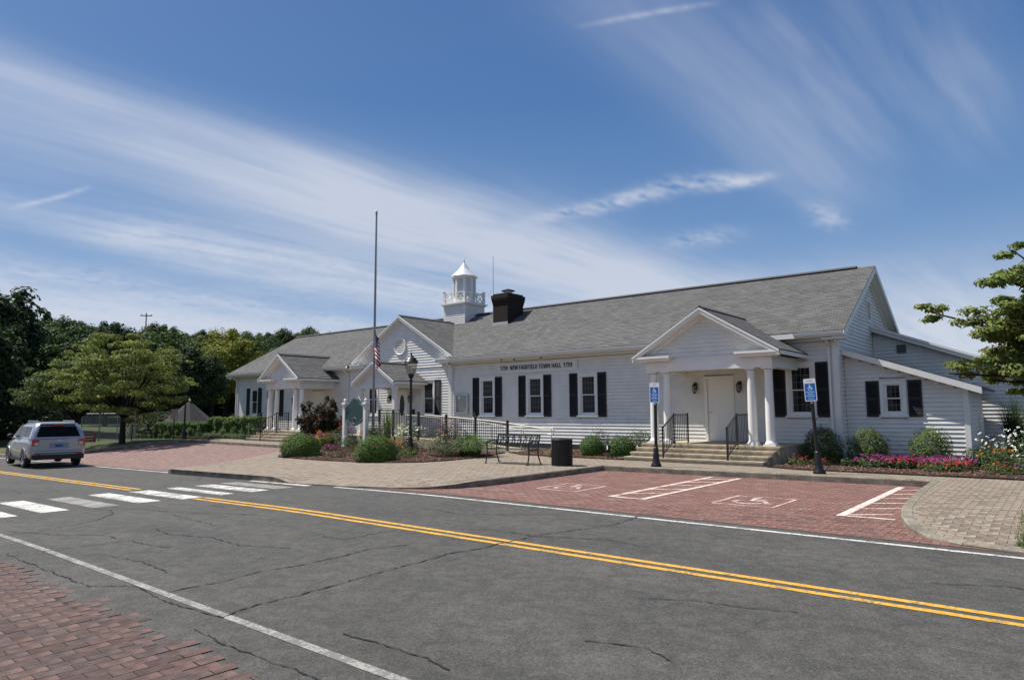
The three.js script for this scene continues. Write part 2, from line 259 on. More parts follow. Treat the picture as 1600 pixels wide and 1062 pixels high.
// road
{
  const tone = (x, z) => { const a = fbm(x * 0.5, z * 0.9, 4, 3), b = fbm(x * 0.12, z * 1.4, 3, 9); const v = 0.97 + 0.42 * a + 0.22 * b; return [v, v * 0.997, v * 0.985]; };
  const roadway = structure('road', mg2(sheet(rect(-34, 10, -10.16, -2.1), (x, z) => road(x) + 0.0, 0.55, tone), sheet(rect(-260, -34, -10.16, -2.1), (x, z) => road(x), 4, tone), sheet(rect(10, 120, -10.16, -2.1), (x, z) => road(x), 6, tone)), M.asphalt); tag(roadway, 'cracked grey asphalt road with double yellow line', 'road');
  const up = (k) => (x) => road(x) + k;
  const strip = (x0, x1, z0, z1) => sheet(rect(x0, x1, z0, z1), up(0.004), 0.9);
  const mark = (name, x0, x1, z0, z1, m) => part(roadway, name, strip(x0, x1, z0, z1), m);
  for (const [z0, z1] of [[-6.89, -6.79], [-7.10, -7.0]]) { mark('yellow_line', -14.0, 60, z0, z1, M.lineYellow); mark('yellow_line', -90, -17.1, z0, z1, M.lineYellow); }
  mark('edge_line', -13.4, 60, -9.89, -9.79, M.lineWhite); mark('edge_line', -90, -17.3, -9.89, -9.79, M.lineWhite); mark('edge_line', -40, 30, -3.09, -3.005, M.lineFaded);
  const rs = rng(3);
  [-3.62, -4.44, -5.26, -6.06, -6.86, -7.64, -8.40, -9.06, -9.70].forEach((z, i) => {
    const a = (rs() - 0.5) * 0.16, w = i === 8 ? 0.09 : i === 5 ? 0.16 : 0.225;
    mark('crosswalk_stripe', -16.75 + a, -14.15 + a, z - w, z + w, i === 7 || i === 2 ? M.lineFaded : M.lineWhite);
  });
  const cr = [
    [[-5.57, -3.0], [-5.66, -3.18], [-5.71, -3.57], [-5.68, -3.82], [-5.73, -4.22], [-5.8, -4.92], [-5.84, -5.51], [-5.88, -5.97], [-5.8, -6.46], [-5.79, -6.94], [-5.75, -7.72], [-5.51, -8.48], [-5.39, -8.99], [-5.44, -9.56], [-5.5, -9.95]],
    [[-6.74, -3.1], [-6.78, -3.27], [-6.73, -3.6], [-6.83, -4.04], [-6.77, -4.54], [-6.79, -5.17], [-6.88, -5.57], [-6.68, -6.08]],
    [[-11.8, -2.7], [-11.82, -3.03], [-11.81, -3.49], [-12.05, -4.02], [-12.3, -4.39], [-12.95, -4.92], [-13.6, -5.1]],
    [[-9.94, -3.0], [-9.87, -3.72], [-9.85, -3.95], [-9.3, -4.0], [-8.93, -4.08]], [[-11.9, -5.45], [-10.96, -5.34], [-10.3, -5.3], [-10.0, -5.31]],
    [[-10.08, -2.66], [-8.85, -2.68], [-7.6, -2.70], [-7.23, -3.01], [-6.54, -2.92], [-5.6, -3.0]], [[-5.45, -2.72], [-4.94, -2.68], [-4.43, -2.7], [-3.94, -2.72], [-3.2, -2.7]],
    [[-4.48, -3.37], [-4.01, -3.41], [-3.69, -3.43], [-3.3, -3.36]], [[-8.06, -5.75], [-7.62, -5.8], [-7.65, -6.25], [-7.64, -6.71]], [[-17.4, -7.7], [-18.3, -8.5], [-18.2, -9.0], [-18.9, -9.4]],
    [[-3.15, -5.67], [-2.65, -5.93], [-2.31, -5.95], [-1.9, -6.1]], [[-9.2, -8.2], [-8.6, -8.5], [-8.1, -8.35], [-7.2, -8.8], [-6.6, -9.4]], [[-11.6, -7.4], [-11.2, -8.0], [-11.4, -8.7], [-10.9, -9.3]], [[-1.2, -7.9], [-0.6, -8.2], [0.2, -8.1]], [[-20.5, -4.6], [-19.5, -5.2], [-18.6, -5.1]],
    [[-2.9, -4.4], [-2.5, -4.55], [-2.2, -4.4]], [[-12.3, -3.2], [-11.2, -3.55], [-10.6, -3.9], [-10.0, -3.95]], [[-10.6, -4.6], [-9.9, -4.5], [-9.2, -4.75], [-8.4, -4.7], [-7.7, -5.0]], [[-14.0, -4.9], [-13.1, -5.5], [-12.2, -5.6], [-11.4, -5.9], [-10.7, -6.3]], [[-7.0, -7.3], [-6.4, -7.6], [-5.8, -7.5], [-4.9, -7.9], [-4.2, -7.8]], [[-9.0, -3.4], [-8.3, -3.5], [-7.6, -3.45]], [[-13.2, -6.2], [-12.5, -6.5], [-11.9, -6.45]],
  ];
  cr.forEach((p, n) => {   // tar-black cracks, roughened between the points they pass
    const r = rng(100 + n), q = [];
    for (let i = 1; i < p.length; i++) { const L = Math.hypot(p[i][0] - p[i - 1][0], p[i][1] - p[i - 1][1]), k = Math.max(2, Math.round(L / 0.055)); for (let s = i > 1 ? 1 : 0; s <= k; s++) { const t = s / k, x = lerp(p[i - 1][0], p[i][0], t), z = lerp(p[i - 1][1], p[i][1], t); q.push([x + 0.05 * fbm(x * 5, z * 5, 2, n) + 0.024 * (r() - 0.5), z + 0.05 * fbm(z * 5, x * 5, 2, n + 9) + 0.024 * (r() - 0.5)]); } }
    part(roadway, 'road_crack', ribbon(q, n < 2 ? 0.016 : 0.012, (x) => road(x) + 0.0075, 0.85, 300 + n), M.crack);
  });
}
function mg2(...l) { return mergeGeometries(l); }
// pavers laid in courses; the 300 that show largest are parts, the rest one mass
function paving(name, label, poly, h, { L, B, alongX, cols, base, joint = 0.006, thick = 0.02, seed = 1, cat = 'paving', turn = 0, bond = 0.5, singles = 300, ragged, grid = 1 }) {
  const r = rng(seed), bed = structure(name, sheet(ragged ? poly.map(([x, z]) => [x, Math.max(z, -2.36 + 0.0001 * x)]) : poly, (x, z) => h(x, z) - 0.006, grid), base);
  tag(bed, label, cat);
  const xs = poly.map((p) => p[0]), zs = poly.map((p) => p[1]), x0 = Math.min(...xs), x1 = Math.max(...xs), z0 = Math.min(...zs), z1 = Math.max(...zs);
  const list = [], cutTris = [], ca = Math.cos(turn), sa = Math.sin(turn), cx = (x0 + x1) / 2, cz = (z0 + z1) / 2, R = Math.hypot(x1 - x0, z1 - z0) / 2 + 0.5;
  const nu = Math.ceil(2 * R / L), nv = Math.ceil(2 * R / B);
  for (let b = 0; b < nv; b++) for (let a = 0; a < nu; a++) {
    let u = -R + (a + (b % 2 ? bond : 0)) * L, v = -R + b * B;
    const cor = [[u, v], [u + L, v], [u + L, v + B], [u, v + B]].map(([p, q]) => { const [X, Z] = alongX ? [p, q] : [q, p]; return [cx + X * ca - Z * sa, cz + X * sa + Z * ca]; });
    const mx = (cor[0][0] + cor[2][0]) / 2, mz = (cor[0][1] + cor[2][1]) / 2;
    if (mx < x0 - L || mx > x1 + L || mz < z0 - L || mz > z1 + L) continue;
    const sunk = ragged ? ragged(mx, mz) : 0; if (sunk === 1) continue;   // asphalt laps over the outermost ones
    const nIn = cor.filter(([x, z]) => inside(poly, x, z)).length;
    if (nIn === 4) list.push([mx, h(mx, mz) - thick / 2 + 0.0025 * (r() - 0.4) - sunk * (0.35 + 0.65 * r()), mz, (r() - 0.5) * 0.012, (r() - 0.5) * 0.02, r(), r()]);
    else if (nIn > 0 || inside(poly, mx, mz)) {   // a paver cut to the edge: the outline clipped by the paver
      let pg = poly; const ccw = ((cor[1][0] - cor[0][0]) * (cor[2][1] - cor[0][1]) - (cor[1][1] - cor[0][1]) * (cor[2][0] - cor[0][0])) > 0 ? 1 : -1, sc = 1 - joint / B;
      const cc = cor.map(([x, z]) => [mx + (x - mx) * sc, mz + (z - mz) * sc]);
      for (let e = 0; e < 4 && pg.length; e++) { const A = cc[e], Bq = cc[(e + 1) % 4], s = (p) => ccw * ((Bq[0] - A[0]) * (p[1] - A[1]) - (Bq[1] - A[1]) * (p[0] - A[0])), out = []; for (let i = 0; i < pg.length; i++) { const p = pg[i], q = pg[(i + 1) % pg.length], sp = s(p), sq = s(q); if (sp >= 0) out.push(p); if (sp * sq < 0) { const t = sp / (sp - sq); out.push([lerp(p[0], q[0], t), lerp(p[1], q[1], t)]); } } pg = out; }
      if (pg.length > 2) for (const t of THREE.ShapeUtils.triangulateShape(pg.map((p) => new THREE.Vector2(...p)), [])) { let [p, q, w] = t.map((k) => pg[k]); if ((q[0] - p[0]) * (w[1] - p[1]) - (q[1] - p[1]) * (w[0] - p[0]) > 0) [q, w] = [w, q]; for (const k of [p, q, w]) cutTris.push(V(k[0], h(...k) - 0.001, k[1])); }
    }
  }
  const geo = uvm(new THREE.BoxGeometry(L - joint, thick, B - joint)); if (!alongX) geo.rotateY(Math.PI / 2); geo.rotateY(-turn);
  const mats = cols.map((c, i) => std({ color: lin(...c), roughness: 0.93, map: M.paverGrain[i % 2] }));
  list.sort((a, b) => Math.hypot(a[0], a[2]) - Math.hypot(b[0], b[2]));
  // those within the frame's half of the world come first
  const seen = list.filter((p) => p[2] < -0.4 && p[0] < 0.2 && -p[0] * 0.633 - p[2] * 0.774 > 3.2), rest = list.filter((p) => !seen.includes(p)), near = seen.slice(0, singles), far = seen.slice(singles).concat(rest);
  const lean = (p) => new THREE.Quaternion().setFromUnitVectors(V(0, 1, 0), V(-(h(p[0] + 0.1, p[2]) - h(p[0] - 0.1, p[2])) / 0.2, 1, -(h(p[0], p[2] + 0.1) - h(p[0], p[2] - 0.1)) / 0.2).normalize());
  for (const p of near) { const m = part(bed, 'paver', geo, mats[Math.floor(p[5] * p[5] * 0.999 * mats.length)]); m.position.set(p[0], p[1], p[2]); m.quaternion.copy(lean(p)).multiply(new THREE.Quaternion().setFromEuler(new THREE.Euler(p[3], 0, p[4]))); }
  const wm = std({ color: lin(1, 1, 1), roughness: 0.93, map: M.paverGrain[0] }), im = new THREE.InstancedMesh(geo, wm, far.length), m4 = new THREE.Matrix4(), e = new THREE.Euler(), q = new THREE.Quaternion(), one = V(1, 1, 1);
  far.forEach((p, i) => { e.set(p[3], 0, p[4]); im.setMatrixAt(i, m4.compose(V(p[0], p[1], p[2]), lean(p).multiply(q.setFromEuler(e)), one)); im.setColorAt(i, lin(...cols[Math.floor(p[5] * p[5] * 0.999 * cols.length)])); });
  im.name = 'paver_field'; im.userData.kind = 'stuff'; im.castShadow = im.receiveShadow = true; bed.add(im);
  if (cutTris.length) part(bed, 'cut_paver', triGeo(cutTris), mats[0]).userData.kind = 'stuff';
  return bed;
}
M.paverGrain = [grain(256, 2.1, 0.42, [6, 40, 128], 120), grain(256, 1.7, 0.5, [8, 50, 128], 126)];
const REDS = [[0.362, 0.179, 0.143], [0.315, 0.156, 0.127], [0.407, 0.214, 0.172], [0.372, 0.196, 0.167], [0.291, 0.156, 0.133], [0.431, 0.266, 0.224]];
const DULL = [[0.21, 0.123, 0.103], [0.179, 0.108, 0.092], [0.228, 0.142, 0.122], [0.202, 0.128, 0.113], [0.157, 0.108, 0.097], [0.242, 0.169, 0.151]];
const ROSES = [[0.44, 0.275, 0.237], [0.407, 0.248, 0.209], [0.484, 0.314, 0.275], [0.374, 0.231, 0.204], [0.462, 0.308, 0.275]];
const TANS = [[0.479, 0.393, 0.302], [0.433, 0.353, 0.268], [0.524, 0.439, 0.342], [0.456, 0.359, 0.268], [0.399, 0.342, 0.279], [0.502, 0.37, 0.279]];
M.sandDark = std({ color: lin(0.075, 0.06, 0.05), roughness: 1, map: grain(256, 3, 0.5, [10, 60, 128], 130) });
M.sandTan = std({ color: lin(0.17, 0.135, 0.10), roughness: 1, map: grain(256, 3, 0.5, [10, 60, 128], 134) });
const SHOULDER = [[-18, -2.5], [-15, -2.55], [-12, -2.52], [-9.65, -2.49], [-7.9, -2.72], [-6.1, -2.66], [-5, -2.58], [-4.15, -2.48], [-2, -2.5], [3, -2.5], [3, 1.6], [-18, 1.6]];
paving('brick_shoulder', 'worn red brick strip along the near road edge', SHOULDER, (x, z) => road(x) + 0.0085, { L: 0.225, B: 0.113, alongX: false, cols: DULL, base: M.sandDark, seed: 11, turn: 0.03, ragged: (x, z) => { const e = -2.42 - 0.16 * fbm(x * 1.3, 3, 3); return z < e - 0.14 ? 1 : 0.013 * sm(e + 0.22, e - 0.14, z); } });
tag(structure('near_ground', sheet(rect(-260, 120, -2.15, 60), (x, z) => road(x) - 0.03, 8), M.sandDark), 'sandy ground under the near brick strip', 'ground');
const BAYCURVE = [[-2.44, -17.36], [-2.40, -15.57], [-2.31, -13.94], [-2.21, -12.62], [-2.07, -11.71], [-1.86, -11.05], [-1.54, -10.5], [-1.16, -10.24], [-0.6, -10.14]];
const BAYLEFT = [[-10.36, -16.76], [-10.37, -14.5], [-10.37, -12.6], [-10.42, -11.7], [-10.62, -11.05], [-11.0, -10.6], [-11.7, -10.28], [-12.6, -10.15]];
const bay = paving('parking_bay', 'red brick parking bay with white accessible markings', [...BAYLEFT.slice().reverse(), ...BAYCURVE], (x, z) => G(x, z) + 0.006, { L: 0.225, B: 0.113, alongX: true, cols: REDS, base: M.sandDark, seed: 13, cat: 'parking bay' });
// the drive to the left and the tan court
paving('brick_drive', 'faded rose brick drive leading to the far entrance', [[-36.4, -10.0], [-21.6, -10.0], [-23.4, -12.3], [-25.0, -14.9], [-26.5, -17.5], [-36.4, -17.5]], (x, z) => G(x, z) + 0.012, { L: 0.225, B: 0.113, alongX: true, cols: ROSES, base: M.sandDark, seed: 17, cat: 'drive', singles: 60 });
const PLAZA = [[-21.35, -9.62], [-15.6, -9.72], [-13.2, -9.97], [-12.6, -10.15], [-11.7, -10.28], [-11.0, -10.6], [-10.62, -11.05], [-10.42, -11.7], [-10.51, -12.6], [-10.51, -16.9], ...BAYCURVE.map((p, i) => { const a = BAYCURVE[Math.max(0, i - 1)], b = BAYCURVE[Math.min(BAYCURVE.length - 1, i + 1)], l = Math.hypot(b[0] - a[0], b[1] - a[1]); return i ? [p[0] + (b[1] - a[1]) / l * 0.155, p[1] - (b[0] - a[0]) / l * 0.155] : [-2.29, -17.50]; }), [-0.62, -18.55], [-5.6, -18.45], [-6.5, -18.8], [-6.5, -18.95], [-15.2, -18.95], [-15.2, -19.8], [-24.6, -19.8], [-24.6, -17.6], [-26.6, -17.6], [-25.1, -15.0], [-23.5, -12.4], [-21.7, -10.05]];
const plazaY = (x, z) => G(x, z) + plaza(x, z) * (x < -20 ? lerp(1, 0.13, sm(-21.2, -24.5, x) * sm(-18.6, -17, z)) : 1) + 0.006;
paving('tan_court', 'tan interlocking paver court before the hall', PLAZA, plazaY, { L: 0.225, B: 0.15, alongX: true, cols: TANS, base: M.sandTan, seed: 19, cat: 'court', grid: 0.3 });
paving('far_walk', 'tan walk along the far entrance steps', [[-36.5, -17.7], [-24.7, -17.7], [-24.7, -19.6], [-30, -19.6], [-36.5, -19.6]], (x, z) => G(x, z) + 0.146, { L: 0.225, B: 0.15, alongX: true, cols: TANS, base: M.sandTan, seed: 23, cat: 'walk', singles: 0 });
// kerbs in stones along their path
function kerb(name, label, pts, h, w, top, seedOff = 0, drop = 0.2) {
  const k = new THREE.Group(); k.name = nm(name); scene.add(k); tag(k, label, 'kerb', null, 'structure');
  const P = []; for (let i = 1; i < pts.length; i++) { const L = Math.hypot(pts[i][0] - pts[i - 1][0], pts[i][1] - pts[i - 1][1]), n = Math.max(1, Math.round(L / 0.3)); for (let s = i > 1 ? 1 : 0; s <= n; s++) P.push([lerp(pts[i - 1][0], pts[i][0], s / n), lerp(pts[i - 1][1], pts[i][1], s / n)]); }
  for (let s = 0; s < P.length - 1; s += 8) {
    const seg = P.slice(s, s + 9), sec = seg.map((p, i) => { const gi = Math.min(s + i, P.length - 1), a = P[Math.max(0, gi - 1)], b = P[Math.min(P.length - 1, gi + 1)], l = Math.hypot(b[0] - a[0], b[1] - a[1]) || 1, n = [-(b[1] - a[1]) / l, (b[0] - a[0]) / l];
      let [x, z] = p; if (i === 0 && s) { x += (b[0] - a[0]) / l * 0.006; z += (b[1] - a[1]) / l * 0.006; }
      const y = h(x, z), t = typeof top === 'function' ? top(x, z) : top;
      const sg = Math.sign(w) * 0.02;
      return [[0, -drop], [0, t - 0.02], [sg, t], [w - sg, t], [w, t - 0.02], [w, -drop]].map(([o, q]) => V(x + n[0] * o, y + q, z + n[1] * o)); });
    const T = []; for (let i = 1; i < sec.length; i++) for (let e = 0; e < 5; e++) { const [a, b, c, d] = [sec[i - 1][e], sec[i - 1][e + 1], sec[i][e], sec[i][e + 1]]; T.push(a, c, b, c, d, b); }
    for (const q of [sec[0], sec[sec.length - 1]]) T.push(q[0], q[1], q[2], q[0], q[2], q[3], q[0], q[3], q[5], q[3], q[4], q[5]);
    part(k, 'kerb_stone', triGeo(T), M.kerb);
  }
  return k;
}
kerb('kerb', 'grey kerb curving round the right end of the parking bay', BAYCURVE.concat([[0.5, -10.1], [3, -10.1]]), G, -0.17, (x, z) => plaza(x + 0.1, z - 0.06) + 0.011);
kerb('kerb', 'kerb along the back of the parking bay', [[-10.37, -16.76], [-2.44, -17.36]], G, -0.15, 0.152);
kerb('kerb', 'dark faced kerb on the bench side of the parking bay', [[-10.37, -16.76], [-10.38, -14.5], [-10.38, -12.6], [-10.43, -11.7], [-10.62, -11.05], [-11.0, -10.6], [-11.7, -10.28], [-12.6, -10.15], [-13.2, -9.97]], G, 0.15, (x, z) => plaza(x - 0.1, z) + 0.011);
kerb('kerb', 'kerb along the road before the tan court', [[-21.5, -9.66], [-15.5, -9.74], [-13.2, -9.97]], G, -0.15, (x, z) => plaza(x, z - 0.08) + 0.011);
kerb('kerb', 'kerb before the far entrance walk', [[-36.5, -17.55], [-26.5, -17.55]], G, -0.15, 0.155);
kerb('kerb', 'shaded kerb at the far edge of the brick drive', [[-36.5, -17.55], [-36.5, -10.0], [-60, -10.1], [-120, -10.1]], G, 0.18, 0.16);
// paint in the bay
{
  const h = (k) => (x, z) => G(x, z) + 0.006 + k, line = (a, b, w, m, n = 'parking_line') => part(bay, n, ribbon([a, [(a[0] + b[0]) / 2, (a[1] + b[1]) / 2], b], w, h(0.0052)), m);
  line([-7.16, -11.8], [-7.16, -16.75], 0.11, M.bayWhite); line([-6.46, -11.8], [-6.46, -16.8], 0.11, M.bayWhite); line([-7.10, -11.86], [-6.52, -11.82], 0.11, M.bayWhite);
  for (let k = 0; k < 5; k++) { const z = -12.5 - k * 0.9; line([-7.10, z], [-6.52, z - 0.46], 0.09, M.bayWhite); }
  line([-2.96, -11.9], [-2.96, -17.0], 0.14, M.bayWhite); line([-2.88, -11.95], [-2.2, -11.98], 0.10, M.bayWhite);
  for (let k = 0; k < 6; k++) { const z = -12.1 - k * 0.84; line([-2.88, z], [-2.33 - 0.01 * k, z - 0.44], 0.085, M.bayWhite); }
  const arc = (cx, cz, r, a0, a1) => Array.from({ length: 25 }, (_, i) => { const a = lerp(a0, a1, i / 24); return [cx + r * Math.cos(a), cz - r * Math.sin(a)]; });
  const chair = (cx, cz, s) => {   // wheelchair figure seen upright from the road
    const H = h(0.0055), q = ([x, z]) => [cx + x * s, cz - z * s];
    const g = [ribbon([[-.5, -.62], [.5, -.62], [.5, .62], [-.5, .62], [-.5, -.56]].map(q), 0.075, H), ribbon(arc(cx - 0.05 * s, cz + 0.12 * s, 0.24 * s, 2.2, 6.1), 0.075 * s, H), ribbon([[-.1, .34], [-.06, .06], [.16, .06], [.28, -.2], [.36, -.17]].map(q), 0.09 * s, H), ribbon([[-.08, .2], [.14, .2]].map(q), 0.07 * s, H), ribbon(arc(cx - 0.11 * s, cz - 0.45 * s, 0.035 * s, 0, 6.3), 0.08 * s, H)];
    part(bay, 'wheelchair_symbol', mg(g), M.bayGhost);
  };
  chair(-8.68, -12.68, 1.02); chair(-4.66, -12.8, 1.08);
}
// planting beds
M.chip = std({ color: lin(1, 1, 1), roughness: 1 });
const chipGeo = new THREE.BoxGeometry(0.055, 0.008, 0.018);
function bed(name, label, poly, h, n, seed) {
  const top = (x, z) => h(x, z) + 0.035 + 0.022 * fbm(x * 2.2, z * 2.2, 3, 4), sk = [];
  poly.forEach((a, i) => { const b = poly[(i + 1) % poly.length], n = Math.ceil(Math.hypot(b[0] - a[0], b[1] - a[1]) / 0.3); for (let k = 0; k < n; k++) { const p = [lerp(a[0], b[0], k / n), lerp(a[1], b[1], k / n)], q = [lerp(a[0], b[0], (k + 1) / n), lerp(a[1], b[1], (k + 1) / n)], P = [V(p[0], top(...p), p[1]), V(q[0], top(...q), q[1]), V(p[0], top(...p) - 0.1, p[1]), V(q[0], top(...q) - 0.1, q[1])]; sk.push(P[0], P[2], P[1], P[1], P[2], P[3]); } });
  const b = structure(name, mg([sheet(poly, top, 0.35), triGeo(sk)]), M.mulch), r = rng(seed); tag(b, label, 'mulch bed');
  const xs = poly.map((p) => p[0]), zs = poly.map((p) => p[1]), l = [];
  while (l.length < n) { const x = lerp(Math.min(...xs), Math.max(...xs), r()), z = lerp(Math.min(...zs), Math.max(...zs), r()); if (inside(poly, x, z)) l.push([x, z]); }
  const im = new THREE.InstancedMesh(chipGeo, M.chip, n), m = new THREE.Matrix4(), q = new THREE.Quaternion(), e = new THREE.Euler();
  l.forEach(([x, z], i) => { const s = 0.6 + r(); e.set((r() - 0.5) * 0.7, r() * 6.3, (r() - 0.5) * 0.7); im.setMatrixAt(i, m.compose(V(x, top(x, z) + 0.006, z), q.setFromEuler(e), V(s, s, s))); const t = 0.6 + 0.9 * r(); im.setColorAt(i, lin(0.17 * t, 0.092 * t, 0.06 * t)); });
  im.name = 'mulch_chips'; im.userData.kind = 'stuff'; b.add(im); return b;
}
const gy = (x, z) => G(x, z) + 0.14;
bed('garden_bed', 'bark mulch garden bed round the lamp post', [[-22.4, -13.95], [-21, -13.68], [-19.4, -13.62], [-17.7, -13.75], [-16.4, -14.05], [-15.6, -14.7], [-15.3, -15.6], [-15.35, -16.8], [-15.7, -17.9], [-16.2, -19.4], [-24.3, -19.4], [-24.3, -17.2], [-23.4, -15]], gy, 7000, 31);
bed('front_bed', 'mulch bed below the row of windows', [[-15.0, -18.95], [-11.1, -18.9], [-11.1, -22.2], [-16.2, -22.2], [-16.2, -19.6]], gy, 2600, 33);
bed('corner_bed', 'mulch bed with bright flowers at the building corner', [[-6.4, -19.0], [-5.6, -18.5], [-3.3, -18.55], [-0.62, -18.7], [1.6, -18.7], [1.6, -26.9], [-2.2, -26.9], [-2.2, -22.95], [-5.35, -22.95], [-5.35, -22.25], [-6.35, -22.25]], gy, 4200, 35);
bed('hedge_bed', 'planting bed under the clipped hedge', [[-41.2, -18.6], [-34.3, -19.62], [-34.0, -22.2], [-41.2, -22.2]], gy, 800, 37);
// ---------- the town hall ----------
const font = await new FontLoader().loadAsync('fonts/droid/droid_sans_bold.typeface.json');
const hall = thing('town_hall', 'long white clapboard town hall with grey roof, cupola and columned porches', 'building', [-23, 0.14, -26.8]);
const Z0 = HALL.z, E0 = 4.05, RIDGE = 6.8, RZ = -26.8, EZ = -21.8, PITCH = 0.55;
const shingles = [];   // matrices of every shingle, with whether it is in plain view
const SH = { w: 0.3, e: 0.145, d: 0.175, t: 0.009 };
function slope(P, A, S, LA, LS, seed, plain, keep) {   // P eave corner, A along the eave, S up the slope
  const r = rng(seed), Nn = new THREE.Vector3().crossVectors(A, S); if (Nn.y < 0) Nn.negate();
  const rows = Math.ceil(LS / SH.e), tilt = Math.atan(SH.t / SH.e) * 0.9, S2 = S.clone().multiplyScalar(Math.cos(tilt)).addScaledVector(Nn, -Math.sin(tilt)), N2 = Nn.clone().multiplyScalar(Math.cos(tilt)).addScaledVector(S, Math.sin(tilt));
  for (let j = 0; j < rows; j++) { const off = (j % 2) * 0.5 + 0.12 * ((j * 7) % 3); for (let i = -1; i < LA / SH.w + 1; i++) {
    const a0 = clamp((i + off) * SH.w, 0, LA), a1 = clamp((i + off + 1) * SH.w, 0, LA), s0 = j * SH.e, s1 = Math.min(LS, s0 + SH.d); if (a1 - a0 < 0.04 || s1 - s0 < 0.03) continue;
    const a = (a0 + a1) / 2, s = (s0 + s1) / 2, p = P.clone().addScaledVector(A, a).addScaledVector(S, s).addScaledVector(Nn, 0.014); if (keep && !keep(p)) continue;
    const m = new THREE.Matrix4().makeBasis(A.clone().multiplyScalar((a1 - a0) / SH.w * 0.985), N2.clone().multiplyScalar(0.9 + 0.35 * r()), S2.clone().multiplyScalar((s1 - s0) / SH.d)).setPosition(p);
    const t = 0.78 + 0.42 * r() + 0.18 * fbm(p.x * 0.6, p.z * 0.6, 3, 6); shingles.push([m, t, plain, p]);
  } }
}
// boards in plain view are parts; those on the far half and the hidden end are one mass
const clapOf = (parent, list) => { const far = (g) => g.userData.mid.x < -28.4; list.filter((g) => !far(g)).forEach((g) => wpart(parent, 'clapboard', g, M.white)); const l = list.filter(far); if (l.length) wpart(parent, 'clapboard_field', mg(l), M.white).userData.kind = 'stuff'; };
// boards across a wall: o a point of the wall in plan, u along it, n out of it; range(y0, y1) gives the stretches of each course
function boards(o, u, n, y0, y1, range, e = 0.125) {   // one geometry for each board
  const out = [];
  for (let y = y0; y < y1 - 0.02; y += e) {
    const t = Math.min(y + e, y1), at = (s, yy, d) => V(o[0] + u[0] * s + n[0] * d, yy, o[1] + u[1] * s + n[1] * d);
    for (const [a, b] of range(y, t)) { if (b - a < 0.03) continue; const T = [];
      const A = [at(a, t, 0.004), at(a, y - 0.008, 0.034), at(a, y - 0.008, -0.01)], B = [at(b, t, 0.004), at(b, y - 0.008, 0.034), at(b, y - 0.008, -0.01)];
      T.push(A[1], B[1], A[0], B[1], B[0], A[0], A[2], B[2], A[1], B[2], B[1], A[1], A[0], A[2], A[1], B[0], B[1], B[2]); const q = triGeo(T); q.userData.mid = at((a + b) / 2, y, 0); out.push(q); }
  }
  return out;
}
const span = (a, b, holes = []) => (y, t) => { let l = [[a, b]]; for (const [h0, h1, v0, v1] of holes) if (v1 > y + 0.01 && v0 < t - 0.01) l = l.flatMap(([p, q]) => h1 <= p || h0 >= q ? [[p, q]] : [[p, h0], [h1, q]].filter(([s, e]) => e > s)); return l; };
// windows: a casing, sill, two sashes with their panes and grilles; origin at the casing's foot on the wall face
const winCache = {};
function windowAt(x, y, w, h, z = Z0, cols = 4, rows = 3) {
  const g = sub(hall, 'window', [x - hall.position.x, y - hall.position.y, z - hall.position.z]), key = w + '_' + h;
  if (!winCache[key]) {
    const c = 0.10, iw = w / 2 - c, sy0 = 0.14, sy1 = h - 0.12, mid = (sy0 + sy1) / 2, j = 0.045, C = {};
    C.frame = mg([bx(-w / 2, -iw, 0.06, h, -0.06, 0.045), bx(iw, w / 2, 0.06, h, -0.06, 0.045), bx(-iw, iw, sy1, h - 0.003, -0.06, 0.043), bx(-iw, -iw + j, sy0, sy1, -0.06, 0.012), bx(iw - j, iw, sy0, sy1, -0.06, 0.012), bx(-w / 2 - 0.03, w / 2 + 0.03, h, h + 0.035, -0.01, 0.07)]);
    C.sill = mg([bx(-w / 2 - 0.04, w / 2 + 0.04, 0, 0.058, -0.06, 0.085), bx(-iw, iw, 0.06, sy0, -0.06, 0.03)]);
    const ring = (x0, x1, y0, y1, t, z0, z1) => mg([bx(x0, x0 + t, y0, y1, z0, z1), bx(x1 - t, x1, y0, y1, z0, z1), bx(x0 + t, x1 - t, y0, y0 + t, z0, z1), bx(x0 + t, x1 - t, y1 - t, y1, z0, z1)]);
    const X = iw - j; C.up = ring(-X, X, mid - 0.02, sy1, 0.035, -0.03, 0.0); C.low = ring(-X, X, sy0, mid + 0.02, 0.035, -0.055, -0.032);
    C.pu = bx(-X + 0.03, X - 0.03, mid + 0.01, sy1 - 0.03, -0.024, -0.018); C.pl = bx(-X + 0.03, X - 0.03, sy0 + 0.03, mid - 0.01, -0.052, -0.046);
    const grid = (y0, y1, z0) => { const l = [], gx = X - 0.035; for (let k = 1; k < cols; k++) l.push(bx(-gx + 2 * gx * k / cols - 0.005, -gx + 2 * gx * k / cols + 0.005, y0, y1, z0, z0 + 0.006)); for (let k = 1; k < rows; k++) l.push(bx(-gx, gx, lerp(y0, y1, k / rows) - 0.005, lerp(y0, y1, k / rows) + 0.005, z0, z0 + 0.007)); return mg(l); };
    C.gu = grid(mid + 0.015, sy1 - 0.035, -0.018); C.gl = grid(sy0 + 0.035, mid - 0.015, -0.046); winCache[key] = C;
  }
  const C = winCache[key]; part(g, 'frame', C.frame, M.trim); part(g, 'sill', C.sill, M.trim); part(g, 'sash', C.up, M.trim); part(g, 'sash', C.low, M.trim);
  part(g, 'pane', C.pu, M.glass); part(g, 'pane', C.pl, M.glass); part(g, 'grille', C.gu, M.muntin); part(g, 'grille', C.gl, M.muntin); return g;
}
const shutCache = {};
